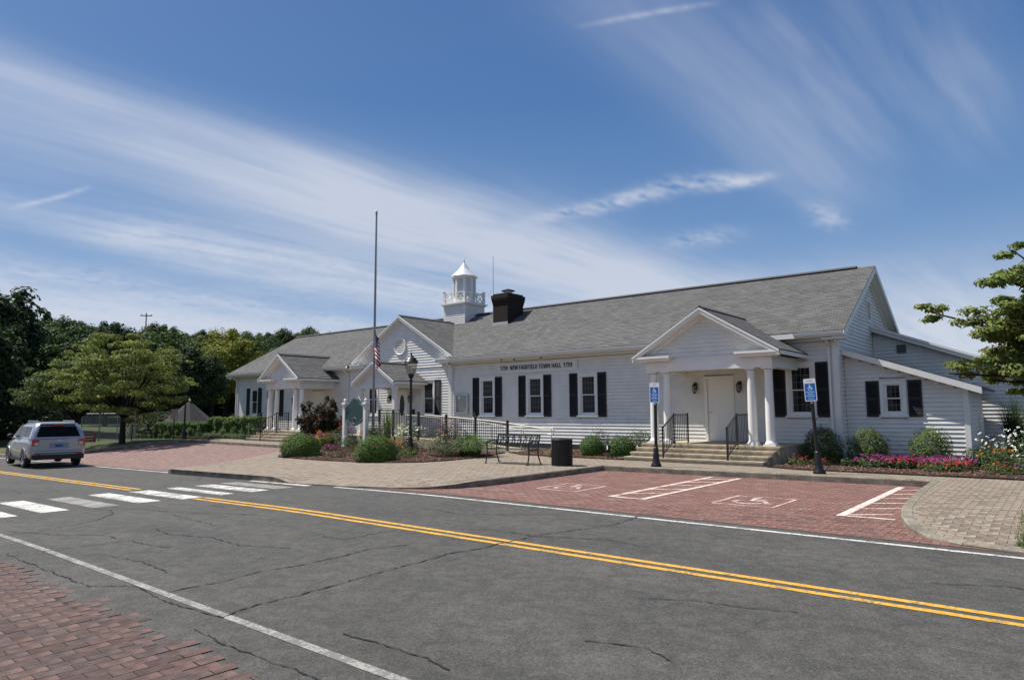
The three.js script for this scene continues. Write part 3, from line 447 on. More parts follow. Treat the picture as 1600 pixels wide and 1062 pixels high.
function shutterAt(x, y, w, h, z = Z0) {
  const k = w + '_' + h;
  if (!shutCache[k]) { const l = [bx(-w / 2, -w / 2 + 0.05, 0, h, 0.026, 0.062), bx(w / 2 - 0.05, w / 2, 0, h, 0.026, 0.062)]; for (const [a, b] of [[0, 0.09], [h * 0.5 - 0.04, h * 0.5 + 0.04], [h - 0.07, h]]) l.push(bx(-w / 2 + 0.05, w / 2 - 0.05, a, b, 0.026, 0.06)); l.push(bx(-w / 2 + 0.05, w / 2 - 0.05, 0.09, h - 0.07, 0.026, 0.034));
    for (let yy = 0.11; yy < h - 0.1; yy += 0.045) if (Math.abs(yy - h * 0.5) > 0.06) l.push(uvm(new THREE.BoxGeometry(w - 0.1, 0.006, 0.036).rotateX(0.9).translate(0, yy, 0.045))); shutCache[k] = mg(l); }
  const m = part(hall, 'shutter', shutCache[k], M.shutter); m.position.set(x - hall.position.x, y - hall.position.y, z - hall.position.z); return m;
}
const WY = 1.45, WH = 1.70;
const openings = [];
for (const x of [-38.55, -36.2, -27.35, -23.3, -19.6, -17.0, -14.42, -6.5]) {
  windowAt(x, WY, 0.9, WH); openings.push([x - 0.45, x + 0.45, WY, WY + WH]);
  for (const s of [-1, 1]) { if ((x === -23.3 && s < 0) || x === -27.35) continue; shutterAt(x + s * 0.65, WY + 0.01, 0.38, 1.70); }
}
// front wall
const doors = [[-9.68, -8.64, 0.64, 2.84], [-25.6, -24.7, 0.64, 2.78], [-32.5, -31.4, 0.70, 2.84]];
openings.push(...doors);
wpart(hall, 'wall_core', bx(HALL.x0 + 0.05, HALL.x1 - 0.05, -0.2, 4.0, -31.2, Z0 - 0.062), M.white);
const found = wpart(hall, 'foundation', bx(HALL.x0, HALL.x1, -0.2, 0.40, Z0 - 0.06, Z0 - 0.005), M.kerb);
const frontWall = sub(hall, 'front_wall', [0, 0, 0]);
clapOf(frontWall, boards([0, Z0], [1, 0], [0, 1], 0.40, 3.78, span(HALL.x0 + 0.12, HALL.x1 - 0.12, openings)));
for (const [a, b] of [[HALL.x0 - 0.004, HALL.x0 + 0.13], [HALL.x1 - 0.13, HALL.x1 + 0.004], [-21.95, -21.80], [-28.30, -28.16]]) wpart(hall, 'corner_board', bx(a, b, 0.36, 3.80, Z0 - 0.05, Z0 + 0.04), M.trim);
for (const [a, b] of [[HALL.x0, -28.3], [-21.8, HALL.x1]]) wpart(hall, 'frieze_board', bx(a, b, 3.80, 3.92, Z0 - 0.05, Z0 + 0.045), M.trim);
// main roof: two thick slopes, soffit, fascia, gutter
const RX0 = -41.05, RX1 = -5.05, GX0 = -28.85, GX1 = -21.62, cosP = 1 / Math.hypot(1, PITCH), sinP = PITCH * cosP;
{
  const prof = [[EZ, E0], [RZ, RIDGE], [2 * RZ - EZ, E0], [2 * RZ - EZ, E0 - 0.16], [RZ, RIDGE - 0.18], [EZ, E0 - 0.16]];
  const prism = (pr, a, b) => extr(pr.map(([z, y]) => [-z, y]), b - a).rotateY(Math.PI / 2).translate(a, 0, 0);   // shape x (=-z) turned into -z
  const midEave = Z0 - 0.07, midY = E0 - (EZ - midEave) * -PITCH, mid = [[midEave, midY], ...prof.slice(1, 5), [midEave, midY - 0.16]];
  const roof = wpart(hall, 'roof', mg([prism(prof, RX0, GX0), prism(mid, GX0, GX1), prism(prof, GX1, RX1)]), M.shingleBase);
  slope(V(RX0, E0, EZ), V(1, 0, 0), V(0, sinP, -cosP), RX1 - RX0, (EZ - RZ) / cosP, 50, true, (p) => !(p.x > GX0 - 0.05 && p.x < GX1 + 0.05 && p.z > Z0 - 0.1) && !(p.x > -25.9 && p.x < -24.2 && p.z < -25.85) && !(p.x > -21.68 && p.x < -20.72 && p.z < -25.05 && p.z > -26.3));
  wpart(roof, 'ridge_cap', mg([uvm(new THREE.BoxGeometry(RX1 - RX0 - 0.6, 0.03, 0.18).rotateX(0.5).translate((RX0 + RX1) / 2 - 0.3, RIDGE + 0.035, RZ + 0.075)), uvm(new THREE.BoxGeometry(RX1 - RX0 - 0.6, 0.03, 0.18).rotateX(-0.5).translate((RX0 + RX1) / 2 - 0.3, RIDGE + 0.035, RZ - 0.075))]), M.ridgeCap);
  for (const [a, b] of [[RX0, GX0], [GX1, RX1]]) { wpart(hall, 'soffit', bx(a + 0.02, b - 0.02, E0 - 0.155, E0 - 0.135, Z0 - 0.02, EZ - 0.03), M.soffit); wpart(hall, 'fascia', bx(a, b, E0 - 0.165, E0 - 0.005, EZ - 0.026, EZ + 0.004), M.trim); }
  const gut = [[0, 0], [0.095, 0], [0.105, 0.09], [0.12, 0.10], [0.12, 0.11], [0.10, 0.11], [0.088, 0.012], [0.012, 0.012], [0.012, 0.10], [0, 0.10]];
  for (const [a, b] of [[RX0, GX0], [GX1, -10.6], [-6.5, RX1]]) wpart(hall, 'gutter', extr(gut.map(([p, q]) => [p * 0.85, q * 0.8]), b - a).rotateY(-Math.PI / 2).translate(b, E0 - 0.112, EZ + 0.006), M.trim);
}
function downspout(x, z, y1, y0) { wpart(hall, 'downspout', mg([bar(V(x, y1 + 0.22, z + 0.42), V(x, y1, z + 0.09), 0.038), bar(V(x, y1, z + 0.09), V(x, y0, z + 0.09), 0.038), bar(V(x, y0, z + 0.09), V(x, y0 - 0.08, z + 0.26), 0.038)]), M.trim); }
downspout(-21.68, Z0, 3.62, 0.45); downspout(-5.62, Z0, 3.62, 0.45); downspout(-40.55, Z0, 3.62, 0.45); downspout(-29.3, Z0, 3.62, 0.7);
// gable ends
function gableEnd(x, s) {   // s +1 faces right
  const rakeY = (z) => RIDGE - 0.19 - Math.abs(z - RZ) * PITCH, f = sub(hall, 'gable_wall', [0, 0, 0]);
  wpart(f, 'gable_core', triGeo([V(x - s * 0.03, -0.2, Z0 - 0.06), V(x - s * 0.03, -0.2, -31.2), V(x - s * 0.03, 3.9, Z0 - 0.06), V(x - s * 0.03, 3.9, Z0 - 0.06), V(x - s * 0.03, -0.2, -31.2), V(x - s * 0.03, 3.9, -31.2), V(x - s * 0.03, 3.9, Z0 + 0.3), V(x - s * 0.03, 3.9, -31.5), V(x - s * 0.03, rakeY(RZ), RZ)]), M.white);
  clapOf(f, boards([x, 0], [0, -1], [s, 0], 0.4, 6.5, (y, t) => { const m = (y + t) / 2, k = m < 3.9 ? 4.45 : (RIDGE - 0.2 - m) / PITCH; return k > 0.1 ? [[-RZ - k, -RZ + k]] : []; }));
  for (const d of [-1, 1]) { const a = V(0, E0 - 0.09, RZ - d * (RZ - EZ)), b = V(0, RIDGE - 0.09, RZ);
    const xo = x + s * 0.335, T = (xx, wy) => [V(xx, a.y - wy, a.z), V(xx, b.y - wy, b.z)];
    const q = (xx0, xx1, h0, h1) => { const [p0, p1] = T(xx0, h0), [p2, p3] = T(xx0, h1), [r0, r1] = T(xx1, h0), [r2, r3] = T(xx1, h1); return triGeo([p0, p1, p2, p1, p3, p2, r0, r2, r1, r1, r2, r3, p0, r0, p1, r0, r1, p1, p2, p3, r2, r2, p3, r3]); };
    wpart(hall, 'rake_board', q(xo - 0.018, xo + 0.018, -0.085, 0.13), M.trim);
    wpart(hall, 'rake_soffit', q(x, xo - 0.018, 0.085, 0.10), M.soffit);
    wpart(hall, 'frieze_board', q(x + s * 0.028, x + s * 0.05, 0.10, 0.28), M.trim);
  }
  wpart(hall, 'corner_board', bx(Math.min(x, x + s * 0.04), Math.max(x, x + s * 0.04), 0.36, 3.9, Z0 - 0.13, Z0 + 0.042), M.trim);
  // boxed eave return at the corner
  wpart(hall, 'cornice_return', bx(Math.min(x - s * 0.3, x + s * 0.352), Math.max(x - s * 0.3, x + s * 0.352), E0 - 0.24, E0 - 0.19, Z0, EZ + 0.002), M.trim);
}
gableEnd(HALL.x1, 1); gableEnd(HALL.x0, -1);
{ const v = sub(hall, 'louvre_vent', [0, 0, 0]), x = HALL.x1; wpart(v, 'vent_frame', mg([bx(x, x + 0.05, 4.80, 5.62, -27.12, -27.05), bx(x, x + 0.05, 4.80, 5.62, -26.57, -26.50), bx(x, x + 0.05, 5.55, 5.62, -27.05, -26.57), bx(x, x + 0.05, 4.80, 4.87, -27.05, -26.57)]), M.trim); for (let y = 4.9; y < 5.54; y += 0.075) wpart(v, 'slat', uvm(new THREE.BoxGeometry(0.05, 0.012, 0.48).rotateZ(-0.7).translate(x + 0.035, y, -26.81)), M.white); }
// a gabled porch roof with pediment, used three times
function pediment({ cx, hw, zf, face, eave, apex, back, seed, name, beam0, plain }) {
  const p = (apex - eave) / hw, c = 1 / Math.hypot(1, p), L = hw / c, depth = zf - back, o = sub(hall, name, [0, 0, 0]);
  for (const s of [-1, 1]) {
    const T = [V(cx, apex, zf), V(cx + s * hw, eave, zf), V(cx, apex, back), V(cx + s * hw, eave, back)], t = 0.10, D = T.map((v) => v.clone().add(V(0, -t, 0)));
    wpart(o, 'roof_slab', triGeo([T[0], T[1], T[2], T[1], T[3], T[2], D[0], D[2], D[1], D[1], D[2], D[3], T[0], D[0], T[1], T[1], D[0], D[1], T[1], D[1], T[3], T[3], D[1], D[3]]), M.shingleBase);
    slope(V(cx + s * hw, eave, s > 0 ? zf : zf), V(0, 0, -1), V(-s * c, p * c, 0), depth, L, seed + s, s > 0 && plain);
    // raking cornice on the front, soffit under the overhang
    const q = (z0, z1, h0, h1, k = 1) => { const a = [V(cx, apex - h0, z0), V(cx + s * hw * k, eave - h0 + (1 - k) * hw * p, z0), V(cx, apex - h1, z0), V(cx + s * hw * k, eave - h1 + (1 - k) * hw * p, z0)], b = a.map((v) => V(v.x, v.y, z1)); return triGeo([a[0], a[1], a[2], a[1], a[3], a[2], b[0], b[2], b[1], b[1], b[2], b[3], a[0], b[0], a[1], a[1], b[0], b[1], a[2], a[3], b[2], b[2], a[3], b[3], a[1], b[1], a[3], b[1], b[3], a[3]]); };
    wpart(o, 'raking_cornice', q(zf - 0.012, zf + 0.022, 0.012, 0.17), M.trim);
    wpart(o, 'raking_cornice', q(zf + 0.022, zf + 0.045, 0.012, 0.065), M.trim);
    wpart(o, 'soffit', q(face + 0.03, zf - 0.012, 0.12, 0.14, 0.97), M.soffit);
    wpart(o, 'frieze_board', q(face + 0.028, face + 0.05, 0.14, 0.30, 0.93), M.trim);
    wpart(o, 'eave_board', bx(Math.min(cx + s * (hw - 0.01), cx + s * (hw + 0.014)), Math.max(cx + s * (hw - 0.01), cx + s * (hw + 0.014)), eave - 0.13, eave - 0.022, Math.max(back, Z0), zf - 0.02), M.trim);
  }
  wpart(o, 'ridge_cap', mg([-1, 1].map((s) => uvm(new THREE.BoxGeometry(0.16, 0.02, depth - 0.05).rotateZ(-s * Math.atan(p)).translate(cx + s * 0.065, apex + 0.012, (zf + back) / 2)))), M.ridgeCap);
  return o;
}
function tympanum(parent, cx, hw, face, eave, apex, y0) {
  const p = (apex - eave) / hw;
  wpart(parent, 'tympanum', triGeo([V(cx - hw + 0.3, y0, face - 0.01), V(cx + hw - 0.3, y0, face - 0.01), V(cx, apex - 0.12, face - 0.01)]), M.white);
  clapOf(parent, boards([cx, face], [1, 0], [0, 1], y0, apex - 0.2, (y, t) => { const k = (apex - 0.16 - (y + t) / 2) / p; return k > 0.08 ? [[-k, k]] : []; }));
}
function column(x, z, y0, y1, r) {
  const g = sub(hall, 'column', [x - hall.position.x, y0 - hall.position.y, z - hall.position.z]), h = y1 - y0;
  part(g, 'shaft', lathe([[r * 1.0, 0.12], [r * 1.0, h * 0.33], [r * 0.84, h - 0.14]], 24), M.trim);
  part(g, 'base', mg([bx(-r * 1.32, r * 1.32, 0, 0.055, -r * 1.32, r * 1.32), lathe([[0, 0.05], [r * 1.28, 0.055], [r * 1.3, 0.075], [r * 1.2, 0.1], [r * 1.03, 0.13], [r, 0.15], [0, 0.15]], 24)]), M.trim);
  part(g, 'capital', mg([bx(-r * 1.22, r * 1.22, h - 0.05, h, -r * 1.22, r * 1.22), lathe([[0, h - 0.15], [r * 0.86, h - 0.15], [r * 0.92, h - 0.12], [r * 0.9, h - 0.1], [r * 1.12, h - 0.052], [0, h - 0.05]], 24)]), M.trim);
}
function porch({ cx, hw, zf, eave, apex, cols, floor, gnd, seed, door, sx0, sx1, nSteps, plain }) {
  const face = zf - 0.32, beamB = 2.93, beamT = eave - 0.14, bhw = hw - 0.32;
  const o = pediment({ cx, hw, zf, face, eave, apex, back: EZ - (apex - E0) / PITCH - 0.05, seed, name: 'portico', plain });
  tympanum(o, cx, hw, face, eave, apex, beamT);
  wpart(o, 'entablature', mg([bx(cx - bhw, cx + bhw, beamB, beamT, face - 0.30, face + 0.02), bx(cx - bhw, cx - bhw + 0.3, beamB, beamT, Z0 + 0.03, face - 0.30), bx(cx + bhw - 0.3, cx + bhw, beamB, beamT, Z0 + 0.03, face - 0.30), bx(cx - bhw - 0.02, cx + bhw + 0.02, beamT - 0.02, beamT + 0.02, Z0 + 0.03, face + 0.05)]), M.trim);
  for (const s of [-1, 1]) wpart(o, 'cornice_return', mg([bx(Math.min(cx + s * hw, cx + s * (hw - 1.3)), Math.max(cx + s * hw, cx + s * (hw - 1.3)), eave - 0.07, eave - 0.004, face, zf + 0.03), bx(Math.min(cx + s * (hw - 0.07), cx + s * (hw - 1.24)), Math.max(cx + s * (hw - 0.07), cx + s * (hw - 1.24)), eave - 0.16, eave - 0.07, face, zf - 0.06)]), M.trim);
  wpart(o, 'ceiling', bx(cx - bhw + 0.3, cx + bhw - 0.3, beamB + 0.12, beamB + 0.15, Z0, face - 0.30), M.soffit);
  for (const x of cols) column(x, face - 0.15, floor, beamB, 0.13);
  const st = sub(hall, 'stoop', [0, 0, 0]), n = nSteps, rise = (floor - gnd) / n, zfl = face - 0.15 + 0.3;
  wpart(st, 'landing', mg([bx(sx0 + 0.12, sx1, gnd - 0.25, floor - 0.05, Z0 + 0.04, zfl - 0.02), bx(sx0 + 0.10, sx1 + 0.02, floor - 0.05, floor, Z0 + 0.04, zfl)]), M.step);
  for (let k = 1; k < n; k++) { const y = floor - k * rise, z1 = zfl + k * 0.28; wpart(st, 'step', mg([bx(sx0 + 0.12 - 0.06 * k, sx1 - 0.02 - 0.06 * k, gnd - 0.25, y - 0.045, zfl + (k - 1) * 0.28 - 0.012, z1 - 0.025), bx(sx0 + 0.1 - 0.06 * k, sx1 - 0.06 * k, y - 0.045, y, zfl + (k - 1) * 0.28 - 0.022, z1)]), M.step); }
  if (door) { const [a, b, y0, y1] = door, d = sub(hall, 'door', [0, 0, 0]); wpart(d, 'door_leaf', mg([bx(a + 0.1, b - 0.1, y0 + 0.02, y1 - 0.1, Z0 - 0.05, Z0 - 0.005), ...[[0.14, 0.46], [0.54, 0.86]].map(([u, v]) => bx(lerp(a + 0.1, b - 0.1, u), lerp(a + 0.1, b - 0.1, v), y0 + 0.15, y0 + 0.85, Z0 - 0.005, Z0 + 0.002))]), M.door);
    wpart(d, 'door_frame', mg([bx(a, a + 0.1, y0, y1, Z0 - 0.06, Z0 + 0.045), bx(b - 0.1, b, y0, y1, Z0 - 0.06, Z0 + 0.045), bx(a + 0.1, b - 0.1, y1 - 0.1, y1, Z0 - 0.06, Z0 + 0.043)]), M.trim); wpart(d, 'threshold', bx(a + 0.1, b - 0.1, y0, y0 + 0.02, Z0 - 0.05, Z0 + 0.06), M.chimneyCap); wpart(d, 'handle', mg([bar(V(a + 0.15, y0 + 0.98, Z0), V(a + 0.15, y0 + 0.98, Z0 + 0.05), 0.015), bar(V(a + 0.15, y0 + 0.98, Z0 + 0.05), V(a + 0.26, y0 + 0.98, Z0 + 0.05), 0.012)]), M.metal); }
  return o;
}
porch({ cx: -8.58, hw: 2.34, zf: -19.55, eave: 3.40, apex: 4.82, cols: [-10.42, -9.95, -7.24, -6.73], floor: 0.655, gnd: 0.14, seed: 60, door: doors[0], sx0: -10.85, sx1: -6.42, nSteps: 4, plain: true });
porch({ cx: -32.0, hw: 1.88, zf: -19.75, eave: 3.42, apex: 4.72, cols: [-33.4, -32.75, -31.0, -30.45], floor: 0.74, gnd: 0.22, seed: 64, door: doors[2], sx0: -33.75, sx1: -30.1, nSteps: 4 });
// middle gable
{
  const cx = -25.18, hw = 3.80, o = pediment({ cx, hw, zf: -22.06, face: Z0 + 0.02, eave: 4.12, apex: 6.36, back: -26.3, seed: 68, name: 'middle_gable' });
  wpart(o, 'gable_core', triGeo([V(cx - 3.4, 3.7, Z0 - 0.02), V(cx + 3.4, 3.7, Z0 - 0.02), V(cx, 6.2, Z0 - 0.02), V(cx - 3.4, 3.7, Z0 - 0.02), V(cx, 6.2, Z0 - 0.02), V(cx - 3.4, 4.2, Z0 - 0.02), V(cx + 3.4, 3.7, Z0 - 0.02), V(cx + 3.4, 4.2, Z0 - 0.02), V(cx, 6.2, Z0 - 0.02)]), M.white);
  clapOf(o, boards([cx, Z0 + 0.02], [1, 0], [0, 1], 3.775, 6.05, (y, t) => { const k = Math.min(3.2, (6.36 - 0.17 - (y + t) / 2) / (2.24 / hw)); return k > 0.08 ? [[-k, k]] : []; }));
  for (const s of [-1, 1]) wpart(o, 'cornice_return', mg([bx(Math.min(cx + s * 2.75, cx + s * 3.52), Math.max(cx + s * 2.75, cx + s * 3.52), 3.90, 4.04, Z0 + 0.04, -21.86), bx(Math.min(cx + s * 2.68, cx + s * 3.52), Math.max(cx + s * 2.68, cx + s * 3.52), 4.04, 4.09, Z0 + 0.04, -21.80)]), M.trim);
  const oc = sub(hall, 'oculus', [cx - 0.08 - hall.position.x, 4.86 - hall.position.y, Z0 + 0.05 - hall.position.z]);   // round louvre
  part(oc, 'ring', new THREE.TorusGeometry(0.40, 0.055, 10, 36), M.trim); part(oc, 'backing', new THREE.CylinderGeometry(0.4, 0.4, 0.02, 32).rotateX(Math.PI / 2).translate(0, 0, -0.02), M.white);
  for (let y = -0.3; y <= 0.31; y += 0.1) { const w = 2 * Math.sqrt(0.385 ** 2 - y * y); part(oc, 'slat', uvm(new THREE.BoxGeometry(w, 0.012, 0.07).rotateX(0.8).translate(0, y, 0.01)), M.white); }
  // entry porch
  const px = -24.85, e = pediment({ cx: px, hw: 1.5, zf: -20.2, face: -20.45, eave: 3.06, apex: 3.98, back: Z0 + 0.03, seed: 72, name: 'entry_porch' });
  tympanum(e, px, 1.5, -20.45, 3.06, 3.98, 2.94);
  wpart(e, 'entablature', mg([bx(px - 1.32, px + 1.32, 2.78, 2.96, -20.62, -20.42), bx(px - 1.32, px - 1.14, 2.78, 2.96, Z0 + 0.03, -20.62), bx(px + 1.14, px + 1.32, 2.78, 2.96, Z0 + 0.03, -20.62)]), M.trim);
  for (const x of [px - 1.2, px + 1.2]) wpart(hall, 'post', mg([bx(x - 0.09, x + 0.09, 0.6, 2.78, -20.62, -20.44), bx(x - 0.12, x + 0.12, 0.6, 0.78, -20.65, -20.41), bx(x - 0.12, x + 0.12, 2.68, 2.78, -20.65, -20.41)]), M.trim);
  const [a, b, y0, y1] = doors[1], d = sub(hall, 'door', [0, 0, 0]);
  wpart(d, 'door_leaf', bx(a + 0.09, b - 0.09, y0 + 0.02, y1 - 0.1, Z0 - 0.05, Z0 - 0.01), M.door);
  wpart(d, 'door_frame', mg([bx(a, a + 0.09, y0, y1, Z0 - 0.06, Z0 + 0.045), bx(b - 0.09, b, y0, y1, Z0 - 0.06, Z0 + 0.045), bx(a + 0.09, b - 0.09, y1 - 0.1, y1, Z0 - 0.06, Z0 + 0.043)]), M.trim);
  const oval = new THREE.Shape(); oval.absellipse((a + b) / 2, y0 + 1.35, 0.17, 0.5, 0, Math.PI * 2); wpart(d, 'pane', uvm(new THREE.ExtrudeGeometry(oval, { depth: 0.008, bevelEnabled: false, curveSegments: 20 }).translate(0, 0, Z0 - 0.008)), M.glass);
  wpart(hall, 'entry_landing', bx(-26.6, -22.9, -0.1, 0.62, Z0 + 0.03, -19.95), M.step);
}
// lean-to at the right end and the wing behind it
{
  const zl = -23.0, x0 = HALL.x1 + 0.03, x1 = -2.23, yR = (x) => 3.56 - (x + 5.4) * 0.361, lw = sub(hall, 'lean_to_wall', [0, 0, 0]), hole = [[-4.42, -3.72, 1.46, 2.56]];
  wpart(lw, 'lean_to_core', triGeo([V(x0, -0.1, zl - 0.062), V(x1 - 0.03, -0.1, zl - 0.062), V(x0, yR(x0) - 0.05, zl - 0.062), V(x1 - 0.03, -0.1, zl - 0.062), V(x1 - 0.03, yR(x1) - 0.05, zl - 0.062), V(x0, yR(x0) - 0.05, zl - 0.062), V(x1 - 0.03, -0.1, zl - 0.062), V(x1 - 0.03, -0.1, -27), V(x1 - 0.03, yR(x1) - 0.05, zl - 0.062), V(x1 - 0.03, -0.1, -27), V(x1 - 0.03, yR(x1) - 0.05, -27), V(x1 - 0.03, yR(x1) - 0.05, zl - 0.062)]), M.white);
  clapOf(lw, boards([0, zl], [1, 0], [0, 1], 0.28, 3.3, (y, t) => { const lim = -5.4 + (3.56 - 0.18 - (y + t) / 2) / 0.361; return span(x0, Math.min(x1 - 0.08, lim), hole)(y, t); }));
  clapOf(lw, boards([x1, 0], [0, -1], [1, 0], 0.28, 2.28, span(-zl + 0.05, 26.95)));
  wpart(hall, 'corner_board', mg([bx(x1 - 0.10, x1 + 0.036, 0.22, 2.36, zl - 0.09, zl + 0.04)]), M.trim);
  windowAt(-4.07, 1.46, 0.7, 1.10, zl, 3, 2); shutterAt(-4.62, 1.47, 0.36, 1.08, zl); shutterAt(-3.50, 1.47, 0.36, 1.08, zl);
  const lr = (z0, z1, xa, xb, h0, h1, f = yR) => triGeo([V(xa, f(xa) - h0, z0), V(xb, f(xb) - h0, z0), V(xa, f(xa) - h1, z0), V(xb, f(xb) - h0, z0), V(xb, f(xb) - h1, z0), V(xa, f(xa) - h1, z0), V(xa, f(xa) - h0, z1), V(xa, f(xa) - h1, z1), V(xb, f(xb) - h0, z1), V(xb, f(xb) - h0, z1), V(xa, f(xa) - h1, z1), V(xb, f(xb) - h1, z1), V(xa, f(xa) - h0, z0), V(xa, f(xa) - h0, z1), V(xb, f(xb) - h0, z0), V(xb, f(xb) - h0, z0), V(xa, f(xa) - h0, z1), V(xb, f(xb) - h0, z1), V(xa, f(xa) - h1, z0), V(xb, f(xb) - h1, z0), V(xa, f(xa) - h1, z1), V(xb, f(xb) - h1, z0), V(xb, f(xb) - h1, z1), V(xa, f(xa) - h1, z1), V(xb, f(xb) - h0, z0), V(xb, f(xb) - h0, z1), V(xb, f(xb) - h1, z0), V(xb, f(xb) - h1, z0), V(xb, f(xb) - h0, z1), V(xb, f(xb) - h1, z1)]);
  const r = wpart(hall, 'lean_to_roof', lr(-27, -22.74, HALL.x1 + 0.03, -1.85, 0, 0.07), M.shingleBase);
  wpart(r, 'rake_board', lr(-22.74, -22.70, HALL.x1 + 0.03, -1.85, -0.01, 0.17), M.trim); wpart(r, 'soffit', lr(zl, -22.74, HALL.x1 + 0.03, -1.85, 0.09, 0.11), M.soffit);
  { const sl = Math.hypot(1, 0.361); slope(V(-1.85, yR(-1.85), -22.70), V(0, 0, -1), V(-1 / sl, 0.361 / sl, 0), 4.3, 3.5 * sl, 76, false); }
  // the rear wing's higher shed roof
  const zw = -27.3, f = (x) => 4.60 - (x + 5.2) * 0.398, w2 = sub(hall, 'rear_wall', [0, 0, 0]);
  wpart(w2, 'rear_core', triGeo([V(x0, -0.1, zw - 0.03), V(1.6, -0.1, zw - 0.03), V(x0, f(x0) - 0.06, zw - 0.03), V(1.6, -0.1, zw - 0.03), V(1.6, f(1.6) - 0.06, zw - 0.03), V(x0, f(x0) - 0.06, zw - 0.03)]), M.white);
  clapOf(w2, boards([0, zw], [1, 0], [0, 1], 0.3, 4.4, (y, t) => span(x0, Math.min(1.6, -5.2 + (4.6 - 0.2 - (y + t) / 2) / 0.398))(y, t)));
  const r2 = wpart(hall, 'rear_roof', lr(-32, -27.0, HALL.x1 + 0.03, 1.9, 0, 0.08, f), M.shingleBase); wpart(r2, 'rake_board', lr(-27.0, -26.96, HALL.x1 + 0.03, 1.9, -0.01, 0.19, f), M.trim); wpart(r2, 'rake_board', lr(-26.96, -26.9, HALL.x1 + 0.03, 1.9, -0.02, 0.06, f), M.trim);
  { const v = sub(hall, 'wall_vent', [0, 0, 0]); wpart(v, 'vent_frame', bx(-4.63, -4.33, 3.66, 3.96, zw + 0.02, zw + 0.05), M.muntin); for (let y = 3.70; y < 3.94; y += 0.055) wpart(v, 'slat', uvm(new THREE.BoxGeometry(0.26, 0.008, 0.04).rotateX(0.8).translate(-4.48, y, zw + 0.06)), M.muntin); }
}
